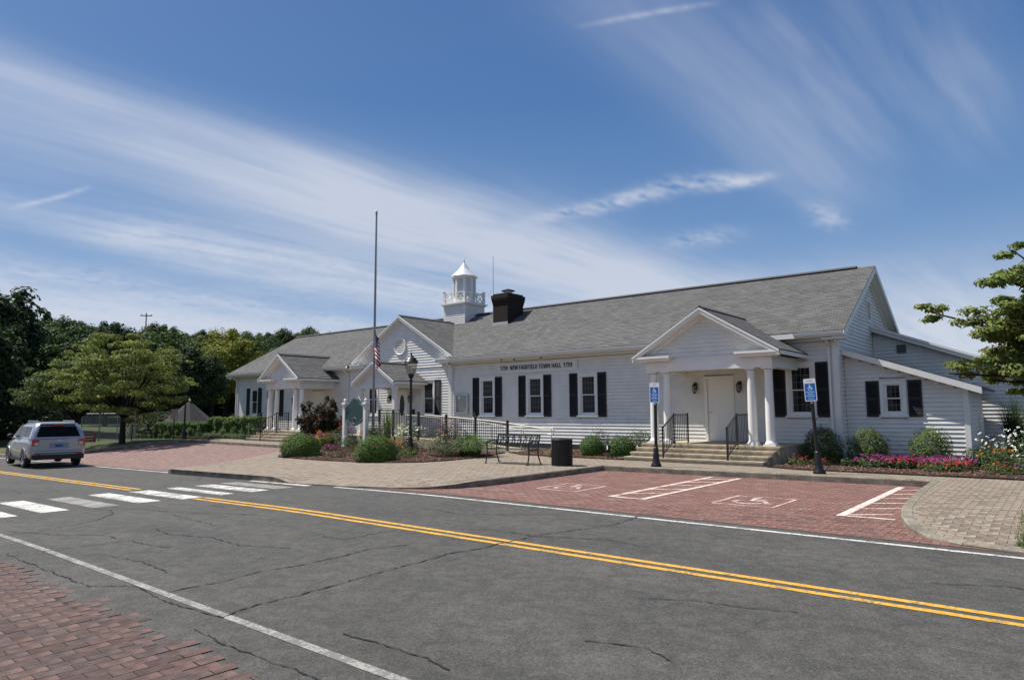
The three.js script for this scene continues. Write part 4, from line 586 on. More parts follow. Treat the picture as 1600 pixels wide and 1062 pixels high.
// cupola
{
  const cx = -25.05, cz = -26.58, hw = 0.78, c = sub(hall, 'cupola', [0, 0, 0]);
  wpart(c, 'base_core', bx(cx - hw + 0.03, cx + hw - 0.03, 5.6, 7.36, cz - hw + 0.03, cz + hw - 0.03), M.white);
  clapOf(c, boards([cx, cz + hw - 0.03], [1, 0], [0, 1], 6.2, 7.30, span(-hw + 0.09, hw - 0.09), 0.11)); clapOf(c, boards([cx + hw - 0.03, cz], [0, -1], [1, 0], 6.2, 7.30, span(-hw + 0.09, hw - 0.09), 0.11)); clapOf(c, boards([cx - hw + 0.03, cz], [0, 1], [-1, 0], 6.2, 7.30, span(-hw + 0.09, hw - 0.09), 0.11));
  for (const sx of [-1, 1]) for (const sz of [-1, 1]) wpart(c, 'corner_board', bx(cx + sx * hw - 0.095 * (sx > 0) , cx + sx * hw + 0.095 * (sx < 0), 5.9, 7.30, cz + sz * hw - 0.095 * (sz > 0), cz + sz * hw + 0.095 * (sz < 0)), M.trim);
  wpart(c, 'cornice', mg([bx(cx - hw - 0.05, cx + hw + 0.05, 7.30, 7.36, cz - hw - 0.05, cz + hw + 0.05), bx(cx - hw - 0.12, cx + hw + 0.12, 7.36, 7.43, cz - hw - 0.12, cz + hw + 0.12)]), M.trim);
  const k = hw - 0.03, y0 = 7.43, y1 = 8.02;
  for (const [x, z] of [[-k, -k], [k, -k], [k, k], [-k, k]]) wpart(c, 'baluster_post', mg([bx(cx + x - 0.06, cx + x + 0.06, y0, y1 + 0.06, cz + z - 0.06, cz + z + 0.06), bx(cx + x - 0.075, cx + x + 0.075, y1 + 0.06, y1 + 0.09, cz + z - 0.075, cz + z + 0.075)]), M.trim);
  for (let s = 0; s < 4; s++) { const a = s * Math.PI / 2, R = (u, y) => V(cx + Math.cos(a) * u + Math.sin(a) * k, y, cz - Math.sin(a) * u + Math.cos(a) * k), w = k - 0.06, l = [beam(R(-w, y1 - 0.03), R(w, y1 - 0.03), 0.05, 0.05), beam(R(-w, y0 + 0.08), R(w, y0 + 0.08), 0.05, 0.05)];
    for (let q = 0; q < 3; q++) { const u0 = -w + q * 2 * w / 3, u1 = u0 + 2 * w / 3; l.push(beam(R(u0, y0 + 0.1), R(u1, y1 - 0.05), 0.025, 0.025), beam(R(u0, y1 - 0.05), R(u1, y0 + 0.1), 0.027, 0.027), beam(R(u1, y0 + 0.1), R(u1, y1 - 0.05), 0.028, 0.028)); }
    wpart(c, 'lattice_railing', mg(l), M.trim); }
  const oct = (r, y, n = 8) => Array.from({ length: n }, (_, i) => { const a = (i + 0.5) * 2 * Math.PI / n; return V(cx + r * Math.cos(a), y, cz + r * Math.sin(a)); });
  wpart(c, 'lantern_drum', mg([uvm(new THREE.CylinderGeometry(0.60, 0.60, 0.34, 8).rotateY(Math.PI / 8 * 0).translate(cx, 7.6, cz)), uvm(new THREE.CylinderGeometry(0.66, 0.60, 0.10, 8).translate(cx, 8.83, cz)), uvm(new THREE.CylinderGeometry(0.72, 0.72, 0.07, 8).translate(cx, 8.915, cz))]), M.trim);
  for (let i = 0; i < 8; i++) { const a = i * Math.PI / 4, x = cx + 0.56 * Math.sin(a), z = cz + 0.56 * Math.cos(a); wpart(c, 'lantern_post', bx(x - 0.06, x + 0.06, 7.77, 8.79, z - 0.06, z + 0.06), M.trim); const b = a + Math.PI / 8, g = uvm(new THREE.BoxGeometry(0.36, 1.02, 0.02).rotateY(b).translate(cx + 0.50 * Math.sin(b), 8.28, cz + 0.50 * Math.cos(b))); wpart(c, 'louvre_panel', g, M.cupolaPanel ||= std({ color: lin(0.5, 0.52, 0.55), roughness: 0.35 })); }
  wpart(c, 'cupola_roof', mg([uvm(new THREE.CylinderGeometry(0.30, 0.74, 0.42, 8).translate(cx, 9.16, cz)), uvm(new THREE.CylinderGeometry(0.03, 0.30, 0.36, 8).translate(cx, 9.55, cz))]), M.roofMetal ||= std({ color: lin(0.72, 0.72, 0.74), roughness: 0.38, metalness: 0.2 }));
  wpart(c, 'finial', lathe([[0, 0], [0.035, 0.02], [0.02, 0.06], [0.045, 0.1], [0.012, 0.15], [0.004, 0.36], [0, 0.36]], 10).translate(cx, 9.71, cz), M.metal);
}
// chimney and aerial
{
  const c = sub(hall, 'chimney', [0, 0, 0]), x0 = -21.66, x1 = -20.74, z0 = -26.28, z1 = -25.06;
  wpart(c, 'stack', bx(x0, x1, 5.2, 6.86, z0, z1), M.chimney);
  for (let k = 0; k < 4; k++) { const o = 0.015 + 0.016 * k; wpart(c, 'corbel_course', bx(x0 - o, x1 + o, 6.86 + k * 0.075, 6.86 + (k + 1) * 0.075 - 0.008, z0 - o, z1 + o), M.chimney); }
  wpart(c, 'corbel_course', bx(x0 - 0.075, x1 + 0.075, 7.16, 7.34, z0 - 0.075, z1 + 0.075), M.chimney); wpart(c, 'crown', bx(x0 + 0.0, x1 - 0.0, 7.34, 7.42, z0 + 0.0, z1 - 0.0), M.chimneyCap);
  const fx = (x0 + x1) / 2, fz = (z0 + z1) / 2; wpart(c, 'flue', cyl(0.2, 0.2, 0.16, fx, 7.44, fz), M.leadFlash); wpart(c, 'flue_cap', lathe([[0, 0.12], [0.06, 0.115], [0.34, 0.02], [0.34, 0], [0, 0]], 20).translate(fx, 7.60, fz), M.chimneyCap);
  wpart(c, 'flashing', triGeo([V(x0 - 0.05, 5.80, z1 + 0.02), V(x1 + 0.03, 5.80, z1 + 0.02), V(x0 - 0.05, 6.0, z1 + 0.02), V(x1 + 0.03, 5.80, z1 + 0.02), V(x1 + 0.03, 6.0, z1 + 0.02), V(x0 - 0.05, 6.0, z1 + 0.02)]), M.leadFlash);
  const a = sub(hall, 'aerial', [0, 0, 0]); wpart(a, 'mast', mg([bar(V(-21.86, 6.2, -25.3), V(-21.86, 9.4, -25.3), 0.022, 0.012), bar(V(-21.86, 6.75, -25.3), V(-21.66, 6.75, -25.3), 0.014), bar(V(-21.86, 7.3, -25.3), V(-21.62, 7.3, -25.3), 0.014)]), M.metal); wpart(a, 'clamp', mg([bar(V(-22.04, 7.55, -25.3), V(-21.84, 7.45, -25.3), 0.012), bar(V(-22.04, 7.5, -25.3), V(-22.04, 7.66, -25.3), 0.012)]), M.metal);
}
// name board on the front
{
  const b = sub(hall, 'name_board', [0, 0, 0]); wpart(b, 'board', bx(-18.95, -14.9, 3.31, 3.70, Z0 + 0.02, Z0 + 0.05), M.white);
  wpart(b, 'board_edge', mg([bx(-18.97, -14.88, 3.70, 3.72, Z0 + 0.02, Z0 + 0.06), bx(-18.97, -14.88, 3.29, 3.31, Z0 + 0.02, Z0 + 0.06), bx(-14.9, -14.88, 3.31, 3.70, Z0 + 0.02, Z0 + 0.06), bx(-18.97, -18.95, 3.31, 3.70, Z0 + 0.02, Z0 + 0.06)]), M.trim);
  const t = new TextGeometry('1759  NEW FAIRFIELD TOWN HALL  1759', { font, size: 0.185, depth: 0.012, curveSegments: 4 }); t.computeBoundingBox(); const w = t.boundingBox.max.x - t.boundingBox.min.x; t.scale(3.72 / w, 1, 1).translate(-18.84, 3.42, Z0 + 0.05); wpart(b, 'lettering', t, M.black);
  const n = sub(hall, 'notice_case', [0, 0, 0]); wpart(n, 'case_frame', mg([bx(-21.45, -21.38, 1.58, 2.47, Z0 + 0.02, Z0 + 0.11), bx(-20.76, -20.69, 1.58, 2.47, Z0 + 0.02, Z0 + 0.11), bx(-21.38, -20.76, 2.40, 2.47, Z0 + 0.02, Z0 + 0.11), bx(-21.38, -20.76, 1.58, 1.65, Z0 + 0.02, Z0 + 0.11)]), M.metal); wpart(n, 'backboard', bx(-21.38, -20.76, 1.65, 2.40, Z0 + 0.03, Z0 + 0.05), std({ color: lin(0.20, 0.20, 0.15), roughness: 0.8 })); wpart(n, 'pane', bx(-21.38, -20.76, 1.65, 2.40, Z0 + 0.085, Z0 + 0.09), new THREE.MeshPhysicalMaterial({ color: lin(1, 1, 1), transmission: 1, thickness: 0, roughness: 0.03 }));
  wpart(n, 'notice', bx(-21.33, -21.22, 2.25, 2.35, Z0 + 0.052, Z0 + 0.055), M.trim);
  wpart(hall, 'letter_box', bx(-24.35, -24.2, 1.55, 1.8, Z0 + 0.03, Z0 + 0.12), M.black);
  for (const [x, z] of [[-18.6, -22.05], [-17.9, -22.05], [-16.5, -22.05]]) wpart(hall, 'soffit_light', cyl(0.03, 0.045, 0.06, x, E0 - 0.245, z, 10), M.chimneyCap);
}
// shingles: the 300 that show largest are parts, the rest one mass
{
  const geo = uvm(new THREE.BoxGeometry(SH.w, SH.t, SH.d)), isRight = (s) => s[2] && s[3].x > -9.2 && s[3].z < -22 && s[3].x < -5;
  // hidden ones under the porch roofs and cupola are left in the mass
  const near = shingles.filter(isRight).sort((a, b) => a[3].distanceTo(camera.position) - b[3].distanceTo(camera.position)).slice(0, 300), set = new Set(near), far = shingles.filter((s) => !set.has(s));
  const tones = [0.8, 0.9, 1.0, 1.1, 1.2].map((t) => std({ color: lin(0.225 * t, 0.221 * t, 0.214 * t), roughness: 0.95, map: M.shingle.map }));
  for (const [m, t] of near) { const q = part(hall, 'shingle', geo, tones[clamp(Math.round((t - 0.8) / 0.1), 0, 4)]); q.matrixAutoUpdate = true; m.clone().premultiply(new THREE.Matrix4().makeTranslation(-hall.position.x, -hall.position.y, -hall.position.z)).decompose(q.position, q.quaternion, q.scale); }
  const im = new THREE.InstancedMesh(geo, std({ color: lin(1, 1, 1), roughness: 0.95, map: M.shingle.map }), far.length);
  far.forEach(([m, t], i) => { im.setMatrixAt(i, m); im.setColorAt(i, lin(0.225 * t, 0.221 * t, 0.214 * t)); }); im.name = 'shingle_field'; im.userData.kind = 'stuff'; im.castShadow = im.receiveShadow = true;
  im.position.copy(hall.position).negate(); hall.add(im);
}
// ---------- things in the street ----------
const H = (x, z) => plazaY(x, z);
// wall lanterns beside the doors
{
  const make = (x, y, z, label) => { const t = thing('wall_lantern', label, 'lantern', [x, y, z], 0, 'lanterns beside the hall doors');
    part(t, 'back_plate', bx(-0.05, 0.05, -0.12, 0.14, 0.028, 0.045), M.black); part(t, 'arm', mg([bar(V(0, 0.1, 0.045), V(0, 0.16, 0.13), 0.012), bar(V(0, 0.16, 0.13), V(0, 0.10, 0.15), 0.012)]), M.black);
    part(t, 'hood', lathe([[0, 0.12], [0.03, 0.10], [0.095, 0.03], [0.1, 0.015], [0, 0.015]], 6).translate(0, 0, 0.15), M.black);
    part(t, 'cage', mg([0, 1, 2, 3, 4, 5].map((k) => { const a = k * Math.PI / 3; return bar(V(0.085 * Math.cos(a), 0.015, 0.15 + 0.085 * Math.sin(a)), V(0.06 * Math.cos(a), -0.2, 0.15 + 0.06 * Math.sin(a)), 0.008, 0.008, 5); }).concat([lathe([[0, -0.2], [0.065, -0.2], [0.05, -0.23], [0, -0.25]], 6).translate(0, 0, 0.15)])), M.black);
    part(t, 'glass', lathe([[0.078, 0.012], [0.054, -0.198]], 6).translate(0, 0, 0.15), M.lampGlass); return t; };
  M.lampGlass = new THREE.MeshPhysicalMaterial({ color: lin(0.75, 0.74, 0.70), transmission: 0.85, thickness: 0, roughness: 0.18, side: THREE.DoubleSide });
  make(-9.98, 2.50, Z0, 'black wall lantern left of the plain white double-column porch door'); make(-8.43, 2.50, Z0, 'black wall lantern between the white porch door and the paired columns');
  make(-25.95, 2.35, Z0, 'dark wall lantern left of the oval-glass entry door'); make(-24.45, 2.35, Z0, 'dark wall lantern right of the oval-glass entry door'); make(-34.2, 2.4, Z0, 'wall lantern beside the shuttered window in the far porch'); make(-31.05, 2.4, Z0, 'wall lantern at the far porch door behind the bronze bush');
}
// iron railings
function rail(name, label, pts, { h = 0.9, gap = 0.12, postEvery = 0, group, m = M.blackMetal, posts = [], r = 0.02, knob = 0 }) {
  const t = thing(name, label, 'railing', [pts[0].x, pts[0].y, pts[0].z], 0, group), up = V(0, h, 0), low = V(0, 0.09, 0), o = pts[0];
  for (let i = 1; i < pts.length; i++) { const a = pts[i - 1], b = pts[i], L = a.distanceTo(b), n = Math.round(L / gap);
    part(t, 'top_rail', beam(a.clone().add(up).sub(o), b.clone().add(up).sub(o), 0.045, 0.028), m); part(t, 'bottom_rail', beam(a.clone().add(low).sub(o), b.clone().add(low).sub(o), 0.03, 0.022), m);
    for (let k = 1; k < n; k++) { const p = a.clone().lerp(b, k / n).sub(o); part(t, 'baluster', bx(p.x - 0.008, p.x + 0.008, p.y + 0.09, p.y + h, p.z - 0.008, p.z + 0.008), m); } }
  for (const p of posts.length ? posts : pts) { const q = p.clone().sub(o); part(t, 'post', mg([bx(q.x - r, q.x + r, q.y - 0.15, q.y + h + 0.02 + knob, q.z - r, q.z + r), bx(q.x - r - 0.008, q.x + r + 0.008, q.y + h + 0.02 + knob, q.y + h + 0.04 + knob, q.z - r - 0.008, q.z + r + 0.008)]), m); }
  return t;
}
rail('stair_railing', 'black iron stair railing left of the plain white door', [V(-9.62, 0.27, -18.98), V(-9.62, 0.66, -19.75), V(-9.62, 0.66, -20.75)], { group: 'porch stair railings' });
rail('stair_railing', 'black iron stair railing before the pair of columns nearest the corner', [V(-7.62, 0.27, -18.98), V(-7.62, 0.66, -19.75), V(-7.62, 0.66, -20.75)], { group: 'porch stair railings' });
rail('stair_railing', 'thin black railing down the middle of the far porch steps', [V(-32.2, 0.34, -19.0), V(-32.2, 0.74, -19.9), V(-32.2, 0.74, -20.6)], { group: 'porch stair railings' });
rail('stair_railing', 'thin black railing beside the hedge on the far porch steps', [V(-33.65, 0.34, -19.0), V(-33.65, 0.74, -19.9)], { group: 'porch stair railings' });
rail('porch_railing', 'black iron railing across the side of the far porch', [V(-33.3, 0.74, -21.6), V(-31.3, 0.74, -21.6)], {});
// ramp with fence and pale handrail
{
  const ry = (x) => lerp(0.60, 0.16, sm(0, 1, clamp((x + 23) / 7))); const lr = (x) => 0.62 - clamp((x + 23) / 7) * 0.46;
  const g = triGeo([[-23, -16]].flatMap(([a, b]) => { const A = V(a, 0.62, -19.95), B = V(b, 0.16, -19.95), C = V(a, 0.62, -21.4), D = V(b, 0.16, -21.4), E = V(a, 0, -19.95), F = V(b, 0, -19.95); return [A, B, C, B, D, C, E, F, A, F, B, A]; }));
  tag(structure('ramp', g, M.step), 'concrete access ramp along the wall', 'ramp');
  const P = [-23.13, -21.49, -19.84, -18.22, -16.58].map((x) => V(x, lr(x) + 0.02, -20.0)); P[4].y = 0.2;
  rail('ramp_fence', 'black picket fence along the ramp behind the garden', [V(-24.04, 0.64, -20.0), ...P], { h: 1.0, gap: 0.11, r: 0.036, knob: 0.1 });
  const cream = std({ color: lin(0.62, 0.58, 0.50), roughness: 0.45 });
  for (const [z, l, x1] of [[-20.25, 'cream tube handrail along the fence side of the ramp', -16.0], [-21.3, 'cream tube handrail along the wall side of the ramp', -15.35]]) {
    const t = thing('handrail', l, 'handrail', [-22.6, 0.5, z], 0, 'ramp handrails'), pts = [V(0, 1.05, 0), V(4.5, 0.75, 0), V(22.6 + x1 - 0.4, 0.50, 0), V(22.6 + x1 - 0.05, 0.50, 0), V(22.6 + x1, 0.40, 0), V(22.6 + x1 - 0.06, 0.3, 0), V(22.6 + x1 - 0.3, 0.3, 0)];
    part(t, 'tube', new THREE.TubeGeometry(new THREE.CatmullRomCurve3(pts, false, 'centripetal'), 90, 0.024, 8), cream); for (const x of [1.2, 3.2, 5.0, 22.6 + x1 - 0.12]) { const y = lerp(1.05, 0.5, clamp(x / (22.2 + x1))); part(t, 'post', bar(V(x, -0.5 + 0.1, 0), V(x, y, 0), 0.018), cream); }
  }
  const t = thing('porch_rail', 'single thin black rail across the entry porch', 'rail', [-25.9, 1.5, -20.7]); part(t, 'bar', bar(V(0.2, 0.27, 0), V(2.4, 0.27, 0), 0.014), M.blackMetal); part(t, 'post', bar(V(2.4, 0.27, 0), V(2.4, -0.9, 0), 0.014), M.blackMetal); part(t, 'post', bar(V(0.2, 0.27, 0), V(0.2, -0.9, 0), 0.014), M.blackMetal);
}
// lamp posts
function lampPost(pos, label, s = 1) {
  const t = thing('lamp_post', label, 'lamp post', pos, 0, 'black lamp posts'); t.scale.setScalar(s);
  part(t, 'base', lathe([[0, 0], [0.19, 0], [0.19, 0.05], [0.15, 0.10], [0.14, 0.30], [0.115, 0.36], [0.12, 0.40], [0.085, 0.48], [0.075, 0.62], [0.055, 0.70], [0, 0.7]], 20), M.blackMetal);
  part(t, 'shaft', lathe([[0.055, 0.68], [0.05, 1.2], [0.042, 2.62], [0.06, 2.64], [0.06, 2.68], [0.04, 2.70], [0.04, 2.76]], 16), M.blackMetal);
  part(t, 'fitter', lathe([[0, 2.72], [0.07, 2.74], [0.10, 2.82], [0.115, 2.84], [0.115, 2.88], [0, 2.88]], 16), M.blackMetal);
  part(t, 'globe', lathe([[0.10, 2.88], [0.14, 2.96], [0.185, 3.12], [0.21, 3.26], [0.215, 3.30]], 20), M.lampGlass);
  for (let k = 0; k < 6; k++) { const a = k * Math.PI / 3, q = [[0.105, 2.88], [0.145, 2.96], [0.19, 3.12], [0.216, 3.26], [0.222, 3.30]].map(([r, y]) => V(r * Math.cos(a), y, r * Math.sin(a))); part(t, 'rib', new THREE.TubeGeometry(new THREE.CatmullRomCurve3(q), 8, 0.008, 5), M.blackMetal); }
  part(t, 'bulb', lathe([[0, 2.88], [0.03, 2.89], [0.03, 2.98], [0.045, 3.05], [0.04, 3.12], [0, 3.14]], 12), std({ color: lin(0.75, 0.74, 0.7), roughness: 0.5 }));
  part(t, 'hood', lathe([[0.26, 3.29], [0.265, 3.31], [0.235, 3.33], [0.21, 3.38], [0.15, 3.46], [0.09, 3.5], [0.06, 3.51], [0.065, 3.54], [0.03, 3.56], [0.035, 3.6], [0.012, 3.64], [0, 3.72]], 20), M.blackMetal); return t;
}
lampPost([-17.92, H(-17.92, -16.3), -16.3], 'black lamp post with glass globe in the flower garden', 0.99);
lampPost([-39.3, lawnY(-39.3, -18.45), -18.45], 'distant black lamp post by the low hedge and lawn', 0.95);
// flagpole and flag at half mast
{
  const t = thing('flagpole', 'tall slim flagpole rising from the flower garden', 'flagpole', [-22.4, 0.16, -18.3]);
  part(t, 'pole', lathe([[0.062, 0], [0.06, 2], [0.045, 7], [0.032, 9.95], [0, 9.96]], 16), M.poleGrey = std({ color: lin(0.22, 0.225, 0.235), roughness: 0.4, metalness: 0.6 }));
  part(t, 'collar', lathe([[0, 0], [0.14, 0], [0.13, 0.04], [0.07, 0.1], [0, 0.1]], 16), M.poleGrey); part(t, 'truck', cyl(0.05, 0.05, 0.05, 0, 9.93, 0, 12), M.poleGrey); part(t, 'ball_finial', new THREE.SphereGeometry(0.055, 14, 10).translate(0, 10.04, 0), M.trim);
  part(t, 'halyard', mg([bar(V(0.075, 1.2, 0.02), V(0.06, 9.9, 0.02), 0.005, 0.005, 5), bar(V(0.09, 1.2, 0), V(0.06, 9.9, 0), 0.005, 0.005, 5)]), M.trim); part(t, 'cleat', bx(0.05, 0.09, 1.1, 1.28, -0.015, 0.015), M.metal);
  const cv = document.createElement('canvas'); cv.width = 570; cv.height = 300; const c = cv.getContext('2d');
  for (let k = 0; k < 13; k++) { c.fillStyle = k % 2 ? '#e4ddd6' : '#9c1f2c'; c.fillRect(0, k * 300 / 13, 570, 300 / 13 + 1); } c.fillStyle = '#1b2147'; c.fillRect(0, 0, 228, 300 * 7 / 13); c.fillStyle = '#e8e6e2';
  for (let r = 0; r < 9; r++) for (let k = 0; k < (r % 2 ? 5 : 6); k++) { const x = 19 * (1 + (r % 2) + 2 * k), y = 16.2 * (1 + r); c.beginPath(); for (let q = 0; q < 10; q++) { const a = -Math.PI / 2 + q * Math.PI / 5, R = q % 2 ? 2.6 : 6.6; c.lineTo(x + R * Math.cos(a), y + R * Math.sin(a)); } c.fill(); }
  const tx = new THREE.CanvasTexture(cv); tx.colorSpace = THREE.SRGBColorSpace;
  const nu = 60, nv = 40, pos = [], uv = [], idx = [], yT = 5.02;   // limp cloth: the fly end hangs in folds beside the hoist
  for (let j = 0; j <= nv; j++) for (let i = 0; i <= nu; i++) { const u = i / nu, v = j / nv, s = v + 0.9 * u;
    const fall = 1.32 * u, y = yT - (1 - v) * 0.98 * (1 - 0.45 * u) - fall * (0.35 + 0.65 * (1 - 0.25 * v)), spread = 0.62 * Math.sin(Math.min(1, u * 1.6) * Math.PI / 2) * (0.45 + 0.55 * (1 - v)) ;
    const fold = 0.12 * Math.sin(u * 13 + v * 3.2) * sm(0, 0.2, u), f2 = 0.03 * Math.sin(u * 29 + v * 7) * sm(0, 0.25, u); pos.push(0.07 + spread * 0.55 + fold * 0.8 + f2, y, spread * 0.2 + 0.09 * Math.cos(u * 13 + v * 3.2) * sm(0, 0.2, u)); uv.push(u, v); if (i && j) { const k = j * (nu + 1) + i; idx.push(k - nu - 2, k - nu - 1, k - 1, k - nu - 1, k, k - 1); } }
  const g = new THREE.BufferGeometry(); g.setAttribute('position', new THREE.Float32BufferAttribute(pos, 3)); g.setAttribute('uv', new THREE.Float32BufferAttribute(uv, 2)); g.setIndex(idx); g.computeVertexNormals();
  const f = thing('flag', 'red, white and blue flag hanging limp at half mast', 'flag', [-22.4, 0.16, -18.3]); part(f, 'cloth', g, new THREE.MeshPhysicalMaterial({ map: tx, roughness: 0.85, side: THREE.DoubleSide, sheen: 0.3 })); part(f, 'heading', bx(0.05, 0.075, yT - 0.98, yT, -0.006, 0.006), M.trim);
}
// green town sign between white posts
{
  const t = thing('town_sign', 'green arched sign board between two white posts', 'sign', [-22.95, H(-22.95, -17.8) + 0.02, -17.8]), green = std({ color: lin(0.018, 0.055, 0.048), roughness: 0.45 }), gold = std({ color: lin(0.10, 0.085, 0.03), roughness: 0.5 }), pale = std({ color: lin(0.30, 0.38, 0.36), roughness: 0.5 });
  for (const x of [-0.68, 0.68]) { const p = sub(t, 'post', [x, 0, 0]); part(p, 'shaft', bx(-0.075, 0.075, 0, 1.82, -0.075, 0.075), M.trim); part(p, 'cap', mg([bx(-0.12, 0.12, 1.82, 1.87, -0.12, 0.12), bx(-0.09, 0.09, 1.87, 1.91, -0.09, 0.09), new THREE.SphereGeometry(0.07, 14, 10).translate(0, 1.99, 0)]), M.trim); part(p, 'skirt', bx(-0.09, 0.09, 0, 0.12, -0.09, 0.09), M.trim); }
  const outline = (k, o = 0) => { const s = new THREE.Shape(), w = 0.60 - o, T = 2.10 - o, B = 0.97 + o; s.moveTo(-w, 1.68); s.bezierCurveTo(-w * 0.92, 1.78, -w * 0.62, 1.80, -w * 0.5, 1.92 - o * 0.5); s.bezierCurveTo(-w * 0.34, T - 0.03, -w * 0.15, T, 0, T); s.bezierCurveTo(w * 0.15, T, w * 0.34, T - 0.03, w * 0.5, 1.92 - o * 0.5); s.bezierCurveTo(w * 0.62, 1.80, w * 0.92, 1.78, w, 1.68); s.lineTo(w, 1.26 + o * 0.5); s.bezierCurveTo(w * 0.85, 1.16, w * 0.5, B + 0.02, 0, B); s.bezierCurveTo(-w * 0.5, B + 0.02, -w * 0.85, 1.16, -w, 1.26 + o * 0.5); s.closePath(); return s; };
  part(t, 'board', uvm(new THREE.ExtrudeGeometry(outline(), { depth: 0.05, bevelEnabled: true, bevelSize: 0.01, bevelThickness: 0.01, curveSegments: 16 }).translate(0, 0, -0.025)), green);
  const ring = outline(0, 0.03); ring.holes.push(new THREE.Path(outline(0, 0.045).getPoints(16))); part(t, 'border', new THREE.ExtrudeGeometry(ring, { depth: 0.004, bevelEnabled: false, curveSegments: 16 }).translate(0, 0, 0.036), pale);
  part(t, 'seal', new THREE.TorusGeometry(0.125, 0.009, 6, 32).translate(0, 1.16, 0.04), pale);
  part(t, 'seal_figure', new THREE.TorusGeometry(0.05, 0.006, 6, 20).translate(0, 1.16, 0.04), gold);
}
// accessible parking signs
{
  const plate = (seed) => { const cv = document.createElement('canvas'); cv.width = 256; cv.height = 512; const c = cv.getContext('2d'); c.fillStyle = '#e9ebec'; c.fillRect(0, 0, 256, 512); c.fillStyle = '#8d9096'; c.font = 'bold 30px sans-serif'; c.textAlign = 'center'; c.fillText('RESERVED', 128, 70);
    c.fillStyle = '#1764b4'; c.fillRect(16, 110, 224, 386); c.strokeStyle = c.fillStyle = '#dfeaf4'; c.lineWidth = 15; c.lineCap = 'round'; c.beginPath(); c.arc(118, 142, 13, 0, 7); c.fill(); c.beginPath(); c.moveTo(118, 165); c.lineTo(122, 210); c.lineTo(158, 210); c.lineTo(174, 246); c.stroke(); c.beginPath(); c.moveTo(120, 186); c.lineTo(152, 186); c.stroke(); c.lineWidth = 12; c.beginPath(); c.arc(122, 222, 36, 0.6, 4.3); c.stroke();
    c.font = 'bold 38px sans-serif'; c.fillText('PARKING', 128, 318); c.font = 'bold 34px sans-serif'; c.fillText('PERMIT', 128, 366); c.fillText('REQUIRED', 128, 408); c.font = '21px sans-serif'; c.fillText('VIOLATORS', 128, 444); c.fillText('WILL BE FINED', 128, 472); const t = new THREE.CanvasTexture(cv); t.colorSpace = THREE.SRGBColorSpace; return t; };
  const tx = plate(), face = std({ map: tx, roughness: 0.35 }), back = std({ color: lin(0.5, 0.5, 0.52), roughness: 0.4, metalness: 0.7 });
  const s = new THREE.Shape(), w = 0.15, h = 0.6, r = 0.025; s.moveTo(-w + r, 0); s.lineTo(w - r, 0); s.quadraticCurveTo(w, 0, w, r); s.lineTo(w, h - r); s.quadraticCurveTo(w, h, w - r, h); s.lineTo(-w + r, h); s.quadraticCurveTo(-w, h, -w, h - r); s.lineTo(-w, r); s.quadraticCurveTo(-w, 0, -w + r, 0);
  const fg = new THREE.ShapeGeometry(s, 6); { const p = fg.attributes.position, uv = fg.attributes.uv; for (let i = 0; i < p.count; i++) uv.setXY(i, (p.getX(i) + w) / (2 * w), p.getY(i) / h); }
  const bg = new THREE.ExtrudeGeometry(s, { depth: 0.004, bevelEnabled: false, curveSegments: 6 });
  const make = (x, z, tilt, turn, label, s) => { const t = thing('parking_sign', label, 'sign', [x, H(x, z), z], turn, 'accessible parking signs'); t.rotation.z = tilt;
    part(t, 'base', lathe([[0, 0], [0.15, 0], [0.145, 0.05], [0.10, 0.12], [0.085, 0.26], [0.095, 0.28], [0.075, 0.36], [0.07, 0.5], [0.05, 0.54], [0, 0.54]], 18), M.blackMetal); part(t, 'pole', lathe([[0.045, 0.5], [0.043, 1.9], [0, 1.91]], 14), M.blackMetal); part(t, 'upright', bx(-0.022, 0.022, 1.7, 2.3, 0.045, 0.055), back);
    const p = part(t, 'plate', bg, back); p.position.set(0, 1.76, 0.06); p.scale.set(0.93, 0.92, 1); const q = part(t, 'plate_face', fg, face); q.position.set(0, 1.76, 0.066); q.scale.set(0.93, 0.92, 1); part(t, 'bolt', new THREE.SphereGeometry(0.01, 8, 6).translate(0, 1.79, 0.067), back); part(t, 'bolt', new THREE.SphereGeometry(0.01, 8, 6).translate(0, 2.29, 0.067), back); return t; };
  make(-9.0, -17.32, -0.012, 0.12, 'blue accessible parking sign on black post before the porch steps'); make(-4.83, -17.72, 0.052, 0.10, 'leaning blue accessible parking sign before the large shuttered window');
}
